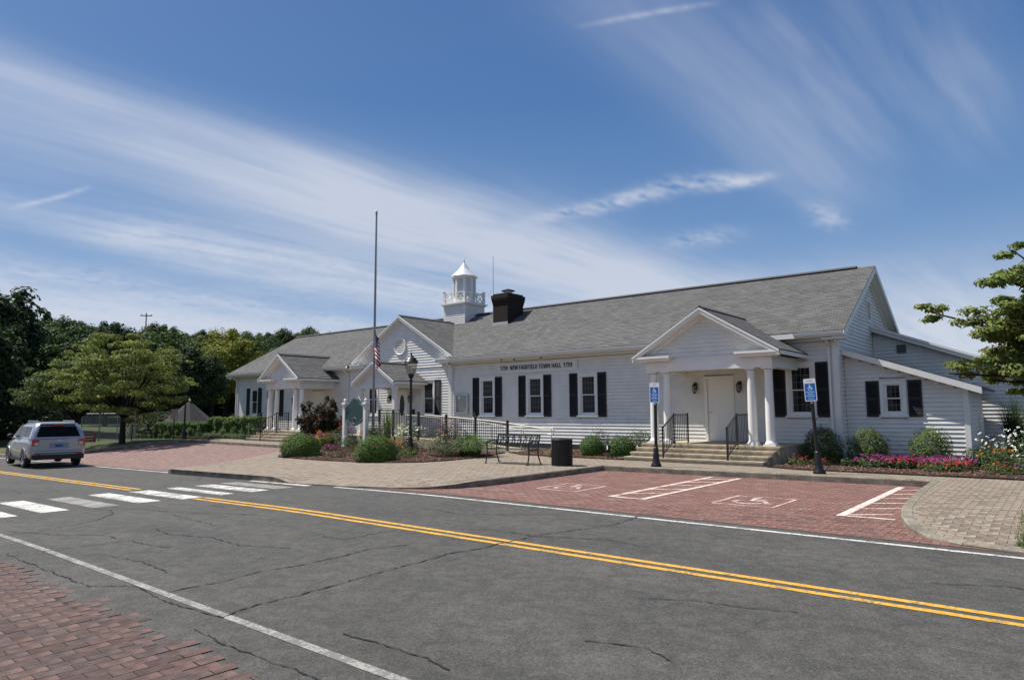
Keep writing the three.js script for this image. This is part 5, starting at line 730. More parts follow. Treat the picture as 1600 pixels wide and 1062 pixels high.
// bench
{
  const t = thing('bench', 'black metal bench with cut-out back on the tan court', 'bench', [-12.95, H(-12.95, -15.85), -15.85], 0.0), W = 0.80;
  for (const s of [-1, 1]) { const x = s * W, crv = (l, r = 0.02) => new THREE.TubeGeometry(new THREE.CatmullRomCurve3(l.map(([y, z]) => V(x, y, z))), 20, r, 7);
    part(t, 'leg', crv([[0, 0.30], [0.1, 0.27], [0.28, 0.235], [0.43, 0.235], [0.64, 0.25]]), M.blackMetal); part(t, 'leg', crv([[0, -0.34], [0.12, -0.27], [0.30, -0.20], [0.43, -0.20]]), M.blackMetal);
    part(t, 'back_post', crv([[0.42, -0.20], [0.6, -0.235], [0.86, -0.31]]), M.blackMetal); part(t, 'armrest', crv([[0.62, -0.24], [0.66, -0.1], [0.655, 0.12], [0.64, 0.25], [0.60, 0.275], [0.585, 0.25]]), M.blackMetal); part(t, 'side_rail', crv([[0.42, -0.22], [0.42, 0.24]], 0.016), M.blackMetal); part(t, 'foot', bx(x - 0.035, x + 0.035, 0, 0.015, 0.26, 0.35), M.blackMetal); part(t, 'foot', bx(x - 0.035, x + 0.035, 0, 0.015, -0.39, -0.30), M.blackMetal); }
  for (let k = 0; k < 7; k++) { const z = -0.19 + k * 0.068, y = 0.435 + 0.012 * Math.cos(k) * 0 - (k > 5 ? 0.018 : 0); part(t, 'seat_slat', bx(-W + 0.02, W - 0.02, y, y + 0.012, z, z + 0.055), M.benchMetal ||= std({ color: lin(0.05, 0.055, 0.065), roughness: 0.28, metalness: 0.5 })); }
  const fr = (y, z) => part(t, 'back_rail', bx(-W, W, y - 0.025, y + 0.025, z - 0.012, z + 0.012), M.benchMetal); fr(0.83, -0.30); fr(0.55, -0.228);
  const rr = rng(77); for (let k = 0; k < 14; k++) { const x = -W + 0.07 + k * (2 * W - 0.14) / 13, y = 0.69 + (rr() - 0.5) * 0.03, z = -0.265; part(t, 'back_scroll', new THREE.TorusGeometry(0.055 + 0.012 * rr(), 0.014, 6, 16, 4.2 + rr()).rotateZ(rr() * 6.3).rotateX(-0.25).translate(x, y + (k % 2 ? 0.045 : -0.045), z + (k % 2 ? -0.012 : 0.012)), M.blackMetal); }
  for (let k = 0; k < 15; k++) { const x = -W + 0.03 + k * (2 * W - 0.06) / 14; part(t, 'back_bar', bar(V(x, 0.57, -0.232), V(x + 0.05 * (k % 2 ? 1 : -1), 0.81, -0.296), 0.011, 0.011, 5), M.blackMetal); }
}
// litter bin
{
  const t = thing('litter_bin', 'tall black round litter bin beside the bench', 'litter bin', [-11.33, H(-11.33, -16.1), -16.1]); const body = [];
  part(t, 'liner', lathe([[0, 0.03], [0.285, 0.03], [0.285, 0.70], [0, 0.70]], 28), M.black); for (let k = 0; k < 36; k++) { const a = k * Math.PI / 18; part(t, 'slat', uvm(new THREE.BoxGeometry(0.034, 0.69, 0.012).rotateY(a).translate(0.298 * Math.sin(a), 0.375, 0.298 * Math.cos(a))), M.black); }
  part(t, 'rim', new THREE.TorusGeometry(0.29, 0.022, 8, 36).rotateX(Math.PI / 2).translate(0, 0.73, 0), M.black); part(t, 'base_ring', new THREE.TorusGeometry(0.285, 0.02, 8, 36).rotateX(Math.PI / 2).translate(0, 0.02, 0), M.black); part(t, 'lid', lathe([[0.12, 0.73], [0.28, 0.735], [0.26, 0.75], [0.14, 0.765], [0.12, 0.75]], 28), M.blackMetal);
}
// spotlights and a small box in the bed behind the bin
{ for (const [x, z, l] of [[-11.75, -19.3, 'small grey ground floodlight behind the litter bin'], [-11.2, -20.3, 'small ground floodlight among the shrubs below the porch']]) { const t = thing('floodlight', l, 'floodlight', [x, gy(x, z) + 0.03, z], 0.5); part(t, 'stake', cyl(0.02, 0.02, 0.22, 0, 0, 0, 8), M.blackMetal); part(t, 'housing', mg([uvm(new THREE.CylinderGeometry(0.085, 0.06, 0.2, 14).rotateX(-0.9).translate(0, 0.28, 0)), uvm(new THREE.TorusGeometry(0.085, 0.012, 6, 16).rotateX(Math.PI / 2 - 0.9).translate(0, 0.34, -0.078))]), M.blackMetal); } }
// low capped wall by the entry walk
{ const t = thing('low_wall', 'short pale capped wall at the edge of the garden', 'wall', [-25.0, 0.16, -17.5], -0.2); part(t, 'wall', bx(-0.55, 0.55, -0.05, 0.36, -0.15, 0.15), M.kerb); part(t, 'cap', bx(-0.6, 0.6, 0.36, 0.44, -0.2, 0.2), M.step); }
// signs by the far lawn
{
  const disc = (txt) => { const cv = document.createElement('canvas'); cv.width = 128; cv.height = 224; const c = cv.getContext('2d'); c.fillStyle = '#d9cfca'; c.fillRect(0, 0, 128, 224); c.strokeStyle = c.fillStyle = '#a8323a'; c.lineWidth = 8; c.strokeRect(6, 6, 116, 212); c.font = 'bold 30px sans-serif'; c.textAlign = 'center'; c.lineWidth = 9; c.font = 'bold 46px sans-serif'; if (txt) { c.fillText('NO', 64, 70); c.font = 'bold 25px sans-serif'; c.fillText('PARKING', 64, 125); c.fillText('ANY', 64, 160); c.fillText('TIME', 64, 192); } else { c.fillText('P', 64, 90); c.beginPath(); c.arc(64, 75, 42, 0, 7); c.stroke(); c.beginPath(); c.moveTo(36, 46); c.lineTo(92, 104); c.stroke(); c.fillRect(26, 150, 76, 14); c.fillRect(34, 178, 60, 14); } const t = new THREE.CanvasTexture(cv); t.colorSpace = THREE.SRGBColorSpace; return t; };
  const make = (x, z, y, label, k, turn) => { const t = thing('roadside_sign', label, 'sign', [x, lawnY(x, z), z], turn, 'red and white roadside signs'); part(t, 'pole', bar(V(0, 0, 0), V(0, y + 0.5, 0), 0.03), M.blackMetal); const w = 0.19; part(t, 'plate', bx(-w, w, y, y + 0.56, 0.03, 0.036), M.leadFlash); const g = new THREE.PlaneGeometry(2 * w - 0.005, 0.555).translate(0, y + 0.28, 0.039); part(t, 'plate_face', g, std({ map: disc(k), roughness: 0.5 })); };
  make(-38.85, -17.65, 1.12, 'red and white sign on a pole before the gazebo roof', 0, 0.8); make(-39.65, -15.78, 0.9, 'red and white sign on a pole beside the spreading tree trunk', 1, 0.8);
  const t = thing('ground_sign', 'small red notice board low on the lawn behind the car', 'sign', [-52.7, lawnY(-52.7, -18.2), -18.2], 1.0); part(t, 'board', bx(-0.42, 0.42, 0.1, 0.62, -0.02, 0.02), std({ color: lin(0.32, 0.05, 0.045), roughness: 0.6 })); part(t, 'leg', bx(-0.36, -0.3, -0.1, 0.12, -0.03, 0.03), M.black); part(t, 'leg', bx(0.3, 0.36, -0.1, 0.12, -0.03, 0.03), M.black); part(t, 'lettering', mg([bx(-0.3, 0.3, 0.42, 0.5, 0.02, 0.026), bx(-0.24, 0.24, 0.24, 0.3, 0.02, 0.026)]), M.lineWhite);
}
// backstop: posts, rails and wire mesh
{
  const a = V(-54.2, 0, -18.2), b = V(-51.3, 0, -20.6), t = thing('backstop_fence', 'wire mesh ball field backstop on the lawn behind the tree', 'fence', [a.x, lawnY(a.x, a.z), a.z]), grey = std({ color: lin(0.30, 0.31, 0.30), roughness: 0.5, metalness: 0.5 }), d = b.clone().sub(a), L = d.length(); d.normalize();
  const P = (s, y) => V(d.x * s, y, d.z * s); for (let k = 0; k <= 3; k++) part(t, 'post', bar(P(L * k / 3, -0.1), P(L * k / 3, 1.95), 0.035), grey); part(t, 'top_rail', bar(P(0, 1.95), P(L, 1.95), 0.025), grey); part(t, 'bottom_rail', bar(P(0, 0.12), P(L, 0.12), 0.02), grey);
  const l = []; for (let s = -1.9; s < L; s += 0.1) { for (const q of [0, 1]) { let s0 = s, s1 = s + 1.85, y0 = q ? 1.95 : 0.1, y1 = q ? 0.1 : 1.95; if (s0 < 0) { y0 = lerp(y0, y1, -s0 / 1.85); s0 = 0; } if (s1 > L) { y1 = lerp(y0, y1, (L - s0) / (s1 - s0)); s1 = L; } if (s1 > s0) l.push(bar(P(s0, y0), P(s1, y1), 0.006, 0.006, 4)); } } const w = part(t, 'wire_mesh', mg(l), grey); w.userData.kind = 'stuff';
}
// gazebo
{
  const x = -46.9, z = -22.3, g0 = lawnY(x, z), t = thing('gazebo', 'grey roofed gazebo half hidden behind the hedge', 'gazebo', [x, g0, z]), e = 0.95 - g0, ap = 2.5 - g0, R = 1.75, oct = (i, r, y) => { const a = (i + 0.5) * Math.PI / 4; return V(r * Math.cos(a), y, r * Math.sin(a)); }, rf = std({ color: lin(0.035, 0.037, 0.04), roughness: 0.9, map: M.shingle.map });
  for (let i = 0; i < 8; i++) { part(t, 'roof_panel', triGeo([oct(i, R, e), V(0, ap, 0), oct(i + 1, R, e), oct(i, R, e - 0.06), oct(i + 1, R, e - 0.06), V(0, ap - 0.1, 0)]), rf); part(t, 'fascia', beam(oct(i, R, e - 0.05), oct(i + 1, R, e - 0.05), 0.03, 0.12), M.trim); part(t, 'post', bar(oct(i, R - 0.25, -0.1), oct(i, R - 0.25, e - 0.05), 0.06), M.trim); } part(t, 'finial', new THREE.SphereGeometry(0.08, 10, 8).translate(0, ap + 0.04, 0), M.trim);
}
// utility pole on the hill
{ const x = -167, z = -68.3, y = lawnY(x, z), t = thing('utility_pole', 'distant wooden utility pole above the wooded skyline', 'utility pole', [x, y, z], 0.9), top = 25 - y; part(t, 'pole', bar(V(0, -1, 0), V(0, top, 0), 0.18, 0.12), M.bark); part(t, 'crossarm', mg([bx(-1.3, 1.3, top - 0.7, top - 0.5, -0.07, 0.07)]), M.bark); for (const k of [-1.1, 0, 1.1]) part(t, 'insulator', cyl(0.07, 0.05, 0.25, k, top - 0.5, 0, 6), M.chimneyCap); }
// car
{
  const heading = -0.085, t = thing('car', 'silver estate car driving away at the road bend', 'car', [-28.3, road(-28.3) + 0.004, -8.8], 0);
  t.rotation.y = heading; // local -x is forwards
  const paint = new THREE.MeshPhysicalMaterial({ color: lin(0.33, 0.35, 0.385), metalness: 0.6, roughness: 0.32, clearcoat: 1, clearcoatRoughness: 0.06 }), dark = std({ color: lin(0.012, 0.012, 0.013), roughness: 0.6 }), glass = new THREE.MeshPhysicalMaterial({ color: lin(0.006, 0.007, 0.008), roughness: 0.05, specularIntensity: 0.16 }), red = new THREE.MeshPhysicalMaterial({ color: lin(0.42, 0.015, 0.02), roughness: 0.12, clearcoat: 1 }), rim = std({ color: lin(0.5, 0.5, 0.52), metalness: 0.8, roughness: 0.3 });
  // rings from rear to front: [x, half width, bottom, top, shoulder inset]
  const rings = [[0.03, 0.70, 0.42, 0.98, 0.1], [-0.02, 0.80, 0.36, 1.02, 0.08], [-0.14, 0.865, 0.30, 1.05, 0.06], [-0.5, 0.885, 0.27, 1.06, 0.05], [-1.4, 0.895, 0.25, 1.05, 0.05], [-2.6, 0.89, 0.25, 1.02, 0.06], [-3.35, 0.88, 0.26, 0.98, 0.10], [-4.0, 0.85, 0.28, 0.90, 0.16], [-4.38, 0.76, 0.32, 0.80, 0.2], [-4.52, 0.60, 0.38, 0.70, 0.2]];
  const loft = (R) => { const pos = [], idx = [], n = R[0].length; R.forEach((r) => r.forEach((p) => pos.push(p.x, p.y, p.z))); for (let j = 1; j < R.length; j++) for (let i = 0; i < n; i++) { const a = (j - 1) * n + i, b = (j - 1) * n + (i + 1) % n, c = a + n, d = b + n; idx.push(a, b, c, b, d, c); } for (const [o, f] of [[0, 1], [(R.length - 1) * n, 0]]) for (let i = 1; i < n - 1; i++) f ? idx.push(o, o + i + 1, o + i) : idx.push(o, o + i, o + i + 1); const g = new THREE.BufferGeometry(); g.setAttribute('position', new THREE.Float32BufferAttribute(pos, 3)); g.setIndex(idx); g.computeVertexNormals(); g.setAttribute('uv', new THREE.Float32BufferAttribute(new Float32Array(pos.length / 3 * 2), 2)); return g; };
  const sec = ([x, w, b, tp, sh]) => [[-w * 0.86, b], [-w * 0.97, b + 0.12], [-w, b + 0.34], [-w * 0.99, tp - 0.18], [-w + sh * 0.35, tp - 0.06], [-w + sh * 1.3, tp], [w - sh * 1.3, tp], [w - sh * 0.35, tp - 0.06], [w * 0.99, tp - 0.18], [w, b + 0.34], [w * 0.97, b + 0.12], [w * 0.86, b]].map(([z, y]) => V(x, y, z));
  part(t, 'body', loft(rings.map(sec)), paint);
  // cabin: rings from belt to roof
  const cab = (y, xr, xf, w, c) => { const l = [], q = 4; for (const [sx, sz, a0] of [[1, 1, 0], [-1, 1, 1], [-1, -1, 2], [1, -1, 3]]) for (let k = 0; k <= q; k++) { const a = (a0 + k / q) * Math.PI / 2, X = (sx > 0 ? xr : xf) - sx * c, Z = sz * (w - c); l.push(V(X + c * Math.cos(a), y, Z + c * Math.sin(a))); } return l; };
  const CB = [[1.0, -0.02, -3.40, 0.85, 0.10], [1.06, -0.04, -3.22, 0.84, 0.12], [1.28, -0.13, -2.72, 0.775, 0.12], [1.47, -0.24, -2.28, 0.71, 0.14], [1.57, -0.32, -2.02, 0.65, 0.16], [1.615, -0.46, -1.82, 0.56, 0.2], [1.63, -0.7, -1.6, 0.4, 0.2]];
  part(t, 'cabin', loft(CB.map((a) => cab(...a))), paint);
  const at = (y) => { for (let k = 1; k < CB.length; k++) if (y <= CB[k][0]) { const f = (y - CB[k - 1][0]) / (CB[k][0] - CB[k - 1][0]); return CB[k].map((v, i) => lerp(CB[k - 1][i], v, f)); } };
  const quadPatch = (f, nu, nv) => { const P = []; for (let j = 0; j < nv; j++) for (let i = 0; i < nu; i++) { const p = (a, b) => f(a / nu, b / nv); P.push(p(i, j), p(i + 1, j), p(i, j + 1), p(i + 1, j), p(i + 1, j + 1), p(i, j + 1)); } return triGeo(P); };
  part(t, 'rear_window', quadPatch((u, v) => { const y = lerp(1.10, 1.46, v), [, xr, , w] = at(y), k = lerp(0.93, 0.90, v); return V(xr + 0.012, y, (u * 2 - 1) * (w - 0.10) * k); }, 6, 4), glass);
  for (const s of [-1, 1]) for (const [x0, x1, t0, t1] of [[-0.42, -1.02, -0.55, -1.02], [-1.10, -1.98, -1.10, -1.95], [-2.06, -2.92, -2.03, -2.42]]) part(t, 'side_window', quadPatch((u, v) => { const y = lerp(1.09, 1.46, v), [, , , w] = at(y); return V(lerp(lerp(x0, x1, u), lerp(t0, t1, u), v), y, s * (w + 0.008)); }, 3, 4), glass);
  part(t, 'windscreen', quadPatch((u, v) => { const y = lerp(1.08, 1.48, v), [, , xf, w] = at(y); return V(xf - 0.012, y, (u * 2 - 1) * (w - 0.1)); }, 4, 4), glass);
  part(t, 'bumper', mg([bx(-0.30, 0.055, 0.30, 0.47, -0.80, 0.80)]), dark); part(t, 'bumper_cover', new THREE.CapsuleGeometry(0.055, 1.42, 6, 14).rotateX(Math.PI / 2).translate(0.035, 0.56, 0), paint); part(t, 'tailgate', uvm(new THREE.BoxGeometry(0.03, 0.38, 1.24).translate(0.03, 0.82, 0)), paint);
  for (const s of [-1, 1]) { const l = sub(t, 'tail_light', [0.0, 0, 0]); part(l, 'lens', uvm(new THREE.BoxGeometry(0.14, 0.22, 0.22).translate(-0.01, 0.90, s * 0.715)), red); part(l, 'reverse_lens', uvm(new THREE.BoxGeometry(0.02, 0.1, 0.12).translate(0.062, 0.86, s * 0.68)), rim); part(t, 'reflector', uvm(new THREE.BoxGeometry(0.02, 0.05, 0.14).translate(0.06, 0.50, s * 0.62)), red);
    part(t, 'roof_rail', mg([beam(V(-0.55, 1.655, s * 0.56), V(-2.0, 1.655, s * 0.56), 0.035, 0.03), bx(-0.6, -0.52, 1.58, 1.66, s * 0.56 - 0.015, s * 0.56 + 0.015), bx(-2.05, -1.97, 1.57, 1.66, s * 0.56 - 0.015, s * 0.56 + 0.015)]), rim); part(t, 'door_mirror', new THREE.SphereGeometry(0.11, 12, 8).scale(0.6, 0.75, 1).translate(-2.72, 1.10, s * 0.98), dark); part(t, 'head_light', new THREE.SphereGeometry(0.14, 10, 8).scale(1.1, 0.7, 0.9).translate(-4.33, 0.70, s * 0.6), rim); part(t, 'sill', bx(-3.0, -1.2, 0.24, 0.34, Math.min(s * 0.86, s * 0.90), Math.max(s * 0.86, s * 0.90)), dark); part(t, 'door_handle', mg([bx(-1.5, -1.36, 0.86, 0.89, Math.min(s * 0.885, s * 0.915), Math.max(s * 0.885, s * 0.915)), bx(-2.42, -2.28, 0.85, 0.88, Math.min(s * 0.88, s * 0.915), Math.max(s * 0.88, s * 0.915))]), rim); }
  part(t, 'brake_light', bx(-0.26, -0.16, 1.50, 1.54, -0.16, 0.16), red); part(t, 'spoiler', uvm(new THREE.BoxGeometry(0.20, 0.03, 1.1).translate(-0.27, 1.56, 0)), paint);
  const pl = document.createElement('canvas'); pl.width = 128; pl.height = 64; const pc = pl.getContext('2d'); pc.fillStyle = '#5d7fae'; pc.fillRect(0, 0, 128, 64); pc.fillStyle = '#1f2f55'; pc.font = 'bold 30px sans-serif'; pc.textAlign = 'center'; pc.fillRect(18, 22, 92, 24); const pt = new THREE.CanvasTexture(pl); pt.colorSpace = THREE.SRGBColorSpace;
  part(t, 'number_plate', new THREE.PlaneGeometry(0.30, 0.15).rotateY(Math.PI / 2).translate(0.052, 0.79, 0), std({ map: pt, roughness: 0.5 })); part(t, 'plate_recess', bx(0.044, 0.05, 0.70, 0.88, -0.3, 0.3), std({ color: lin(0.2, 0.24, 0.32), roughness: 0.5 })); part(t, 'badge', bx(0.044, 0.052, 0.93, 0.99, -0.06, 0.06), rim);
  for (const x of [-0.92, -3.53]) for (const s of [-1, 1]) { const w = sub(t, 'wheel', [x, 0.335, s * 0.78]), o = s; part(w, 'tyre', lathe([[0.20, -0.1], [0.30, -0.105], [0.33, -0.08], [0.335, 0], [0.33, 0.08], [0.30, 0.105], [0.20, 0.1]], 28).rotateX(Math.PI / 2), dark); const spokes = []; for (let k = 0; k < 5; k++) spokes.push(uvm(new THREE.BoxGeometry(0.05, 0.2, 0.02).translate(0, 0.11, 0).rotateZ(k * 1.2566).translate(0, 0, o * 0.085))); part(w, 'rim', mg([lathe([[0.205, 0.095], [0.19, 0.06], [0.19, -0.06]], 24).rotateX(Math.PI / 2 * o), new THREE.CylinderGeometry(0.05, 0.05, 0.03, 12).rotateX(Math.PI / 2).translate(0, 0, o * 0.085), ...spokes]), rim); part(w, 'brake_disc', new THREE.CylinderGeometry(0.19, 0.19, 0.02, 20).rotateX(Math.PI / 2).translate(0, 0, o * 0.04), dark);
    part(t, 'wheel_arch', new THREE.TorusGeometry(0.362, 0.02, 8, 24, Math.PI).translate(x, 0.335, s * 0.878), paint); part(t, 'wheel_well', new THREE.CylinderGeometry(0.352, 0.352, 0.02, 24, 1, false, -Math.PI / 2, Math.PI).rotateX(-Math.PI / 2).translate(x, 0.335, s * 0.892), dark); }
}
// ---------- plants ----------
// leaves are small folded kites gathered in clumps; each has its own tint
class Leaves {
  constructor(seed) { this.r = rng(seed); this.p = []; this.n = []; this.c = []; this.i = []; }
  leaf(x, y, z, nx, ny, nz, L, W, col) {
    const r = this.r, n = V(nx + (r() - 0.5) * 0.9, ny + (r() - 0.5) * 0.9, nz + (r() - 0.5) * 0.9).normalize(), a = V(r() - 0.5, r() - 0.6, r() - 0.5).cross(n).normalize(), b = n.clone().cross(a), k = this.p.length / 3, f = W * 0.22;
    const P = [[-L / 2, 0, 0], [L * 0.05, W / 2, f], [L / 2, 0, -f * 0.6], [L * 0.05, -W / 2, f]];
    for (const [u, v, w] of P) { this.p.push(x + a.x * u + b.x * v + n.x * w, y + a.y * u + b.y * v + n.y * w, z + a.z * u + b.z * v + n.z * w); this.n.push(n.x, n.y, n.z); this.c.push(col[0], col[1], col[2]); }
    this.i.push(k, k + 2, k + 1, k, k + 3, k + 2);
  }
  clump(c, rx, ry, rz, count, L, W, col, vary = 0.35, hollow = 0.45) {
    const r = this.r, base = 0.85 + 0.3 * r();
    for (let q = 0; q < count; q++) { let x, y, z, d; do { x = 2 * r() - 1; y = 2 * r() - 1; z = 2 * r() - 1; d = x * x + y * y + z * z; } while (d > 1 || d < 0.02); const k = Math.pow(r(), hollow) / Math.sqrt(d); x *= k; y *= k; z *= k;
      const t = base * (1 - vary / 2 + vary * r()), g = 1 + 0.25 * (r() - 0.5), s = 0.7 + 0.6 * r(); this.leaf(c[0] + x * rx, c[1] + y * ry, c[2] + z * rz, x, y * 0.8 + 0.55, z, L * s, W * s, [col[0] * t * g, col[1] * t, col[2] * t]); }
  }
  blade(x, y, z, dx, dz, h, w, col) { const k = this.p.length / 3, l = Math.hypot(dx, dz) || 1, px = -dz / l * w, pz = dx / l * w, N = [dx / l, 0.4, dz / l]; for (let s = 0; s <= 3; s++) { const t = s / 3, X = x + dx * t * t, Y = y + h * (1.55 * t - t * t * (0.55 + 0.75 * Math.min(1, 1.1 * l / h))), Z = z + dz * t * t, ww = 1 - t * 0.92; this.p.push(X + px * ww, Y, Z + pz * ww, X - px * ww, Y, Z - pz * ww); this.n.push(...N, ...N); const q = 0.75 + 0.4 * t; this.c.push(col[0], col[1], col[2], col[0], col[1], col[2]); if (s) { const o = k + s * 2; this.i.push(o - 2, o - 1, o, o - 1, o + 1, o); } } }
  geo() { const g = new THREE.BufferGeometry(); g.setAttribute('position', new THREE.Float32BufferAttribute(this.p, 3)); g.setAttribute('color', new THREE.Float32BufferAttribute(this.c, 3)); g.setIndex(this.i); g.computeVertexNormals(); return g; }
}
function limb(a, b, r0, r1, bend, r) { const m = a.clone().lerp(b, 0.5).add(V((r() - 0.5) * bend, (r() - 0.2) * bend, (r() - 0.5) * bend)), c = new THREE.QuadraticBezierCurve3(a, m, b), N = 6, P = []; for (let k = 0; k < N; k++) P.push(bar(c.getPoint(k / N), c.getPoint((k + 1) / N), lerp(r0, r1, k / N), lerp(r0, r1, (k + 1) / N), 7)); return mg(P); }
// a broadleaf tree: crown ellipsoid of clumps on limbs
function treeGeo({ seed, h, cy, rx, ry, clumps, per, L, W, col, tr = 0.15, flat = 1, cr = 0.3, lean = 0, trunkTop = 0.5, low = -0.75, spiky = 0 }) {
  const r = rng(seed), lv = new Leaves(seed + 1), wood = [], top = V(lean, lerp(cy - ry, cy, trunkTop), 0); wood.push(limb(V(0, -0.3, 0), top, tr, tr * 0.6, 0.12 * h * 0.2, r));
  for (let k = 0; k < clumps; k++) { const g = Math.PI * (3 - Math.sqrt(5)) * k, yy = lerp(1, low, (k + 0.5) / clumps), q = Math.sqrt(Math.max(0, 1 - yy * yy)), f = spiky ? 0.40 + 0.68 * r() : 0.62 + 0.42 * r(), x = Math.cos(g) * q * rx * f, z = Math.sin(g) * q * rx * f, y = cy + yy * ry * f, s = cr * rx * (0.7 + 0.6 * r());
    lv.clump([x, y, z], s, s * flat, s, Math.round(per * (0.7 + 0.6 * r())), L, W, col, 0.5, 0.5); if (k % 2 === 0 || clumps < 40) wood.push(limb(top.clone().multiplyScalar(0.75 + 0.25 * r()), V(x * 0.9, y, z * 0.9), tr * 0.36, tr * 0.07, rx * 0.12, r)); }
  for (let k = 0; k < clumps * 0.45; k++) { const a = r() * 6.28, e = r() * 1.3 - 0.5, s = cr * rx * 0.45, f = 1.02 + 0.14 * r(); lv.clump([Math.cos(a) * Math.cos(e) * rx * f, cy + Math.sin(e) * ry * f, Math.sin(a) * Math.cos(e) * rx * f], s, s * flat, s, Math.round(per * 0.16), L, W, col, 0.5, 0.6); }
  return { crown: lv.geo(), trunk: mg(wood) };
}
function tree(name, label, category, pos, g, turn = 0, s = 1, group) { const t = thing(name, label, category, pos, turn, group); t.scale.setScalar(s); part(t, 'trunk', g.trunk, M.bark); part(t, 'crown', g.crown, M.leaf); return t; }
const GREEN = [0.050, 0.092, 0.018], MID = [0.066, 0.114, 0.023], LIGHT = [0.14, 0.19, 0.04], YEL = [0.22, 0.24, 0.03], DARK = [0.034, 0.062, 0.016], SILV = [0.13, 0.14, 0.085];
// spreading young tree by the far lawn, and its darker neighbour
{
  const a = treeGeo({ seed: 401, h: 5, cy: 3.25, rx: 2.85, ry: 2.2, clumps: 120, per: 150, L: 0.17, W: 0.075, col: [0.21, 0.25, 0.055], tr: 0.17, flat: 0.34, cr: 0.19, trunkTop: 0.25, low: -0.95, spiky: 1 });
  tree('spreading_tree', 'broad light green tree on the lawn behind the silver car', 'tree', [-38.6, lawnY(-38.6, -15.2), -14.9], a, 0.4, 1.03);
  const b = treeGeo({ seed: 411, h: 5, cy: 3.2, rx: 2.6, ry: 1.7, clumps: 70, per: 220, L: 0.18, W: 0.08, col: [0.10, 0.14, 0.035], tr: 0.16, flat: 0.45, cr: 0.24, trunkTop: 0.2, low: -0.6 });
  tree('small_tree', 'dim green tree just behind the car roof beside the spreading tree', 'tree', [-47.4, lawnY(-47.4, -16), -15.6], b, 1.2, 1.1);
}
// wood: three broadleaf forms and a conifer, reused
const forms = [
  treeGeo({ seed: 501, h: 10, cy: 6.2, rx: 3.6, ry: 3.9, clumps: 60, per: 150, L: 0.42, W: 0.24, col: GREEN, tr: 0.28, flat: 0.8, cr: 0.32 }),
  treeGeo({ seed: 511, h: 10, cy: 5.6, rx: 4.2, ry: 3.5, clumps: 60, per: 150, L: 0.44, W: 0.25, col: MID, tr: 0.3, flat: 0.75, cr: 0.3 }),
  treeGeo({ seed: 521, h: 10, cy: 6.0, rx: 3.2, ry: 4.2, clumps: 60, per: 140, L: 0.40, W: 0.22, col: DARK, tr: 0.26, flat: 0.85, cr: 0.33 }),
];
const yellowForm = treeGeo({ seed: 531, h: 10, cy: 6.0, rx: 3.3, ry: 4.4, clumps: 70, per: 170, L: 0.32, W: 0.17, col: YEL, tr: 0.24, flat: 0.8, cr: 0.30 });
const conifer = (() => { const r = rng(541), lv = new Leaves(542); for (let k = 0; k < 70; k++) { const t = k / 70, y = 1.0 + t * 11, R = 2.4 * Math.pow(1 - t, 0.8) + 0.2, a = k * 2.4; lv.clump([Math.cos(a) * R * 0.6, y, Math.sin(a) * R * 0.6], R * 0.62, 0.55, R * 0.62, 90, 0.42, 0.12, [0.018, 0.034, 0.014], 0.4, 0.6); } return { crown: lv.geo(), trunk: bar(V(0, -0.5, 0), V(0, 11.5, 0), 0.25, 0.05) }; })();
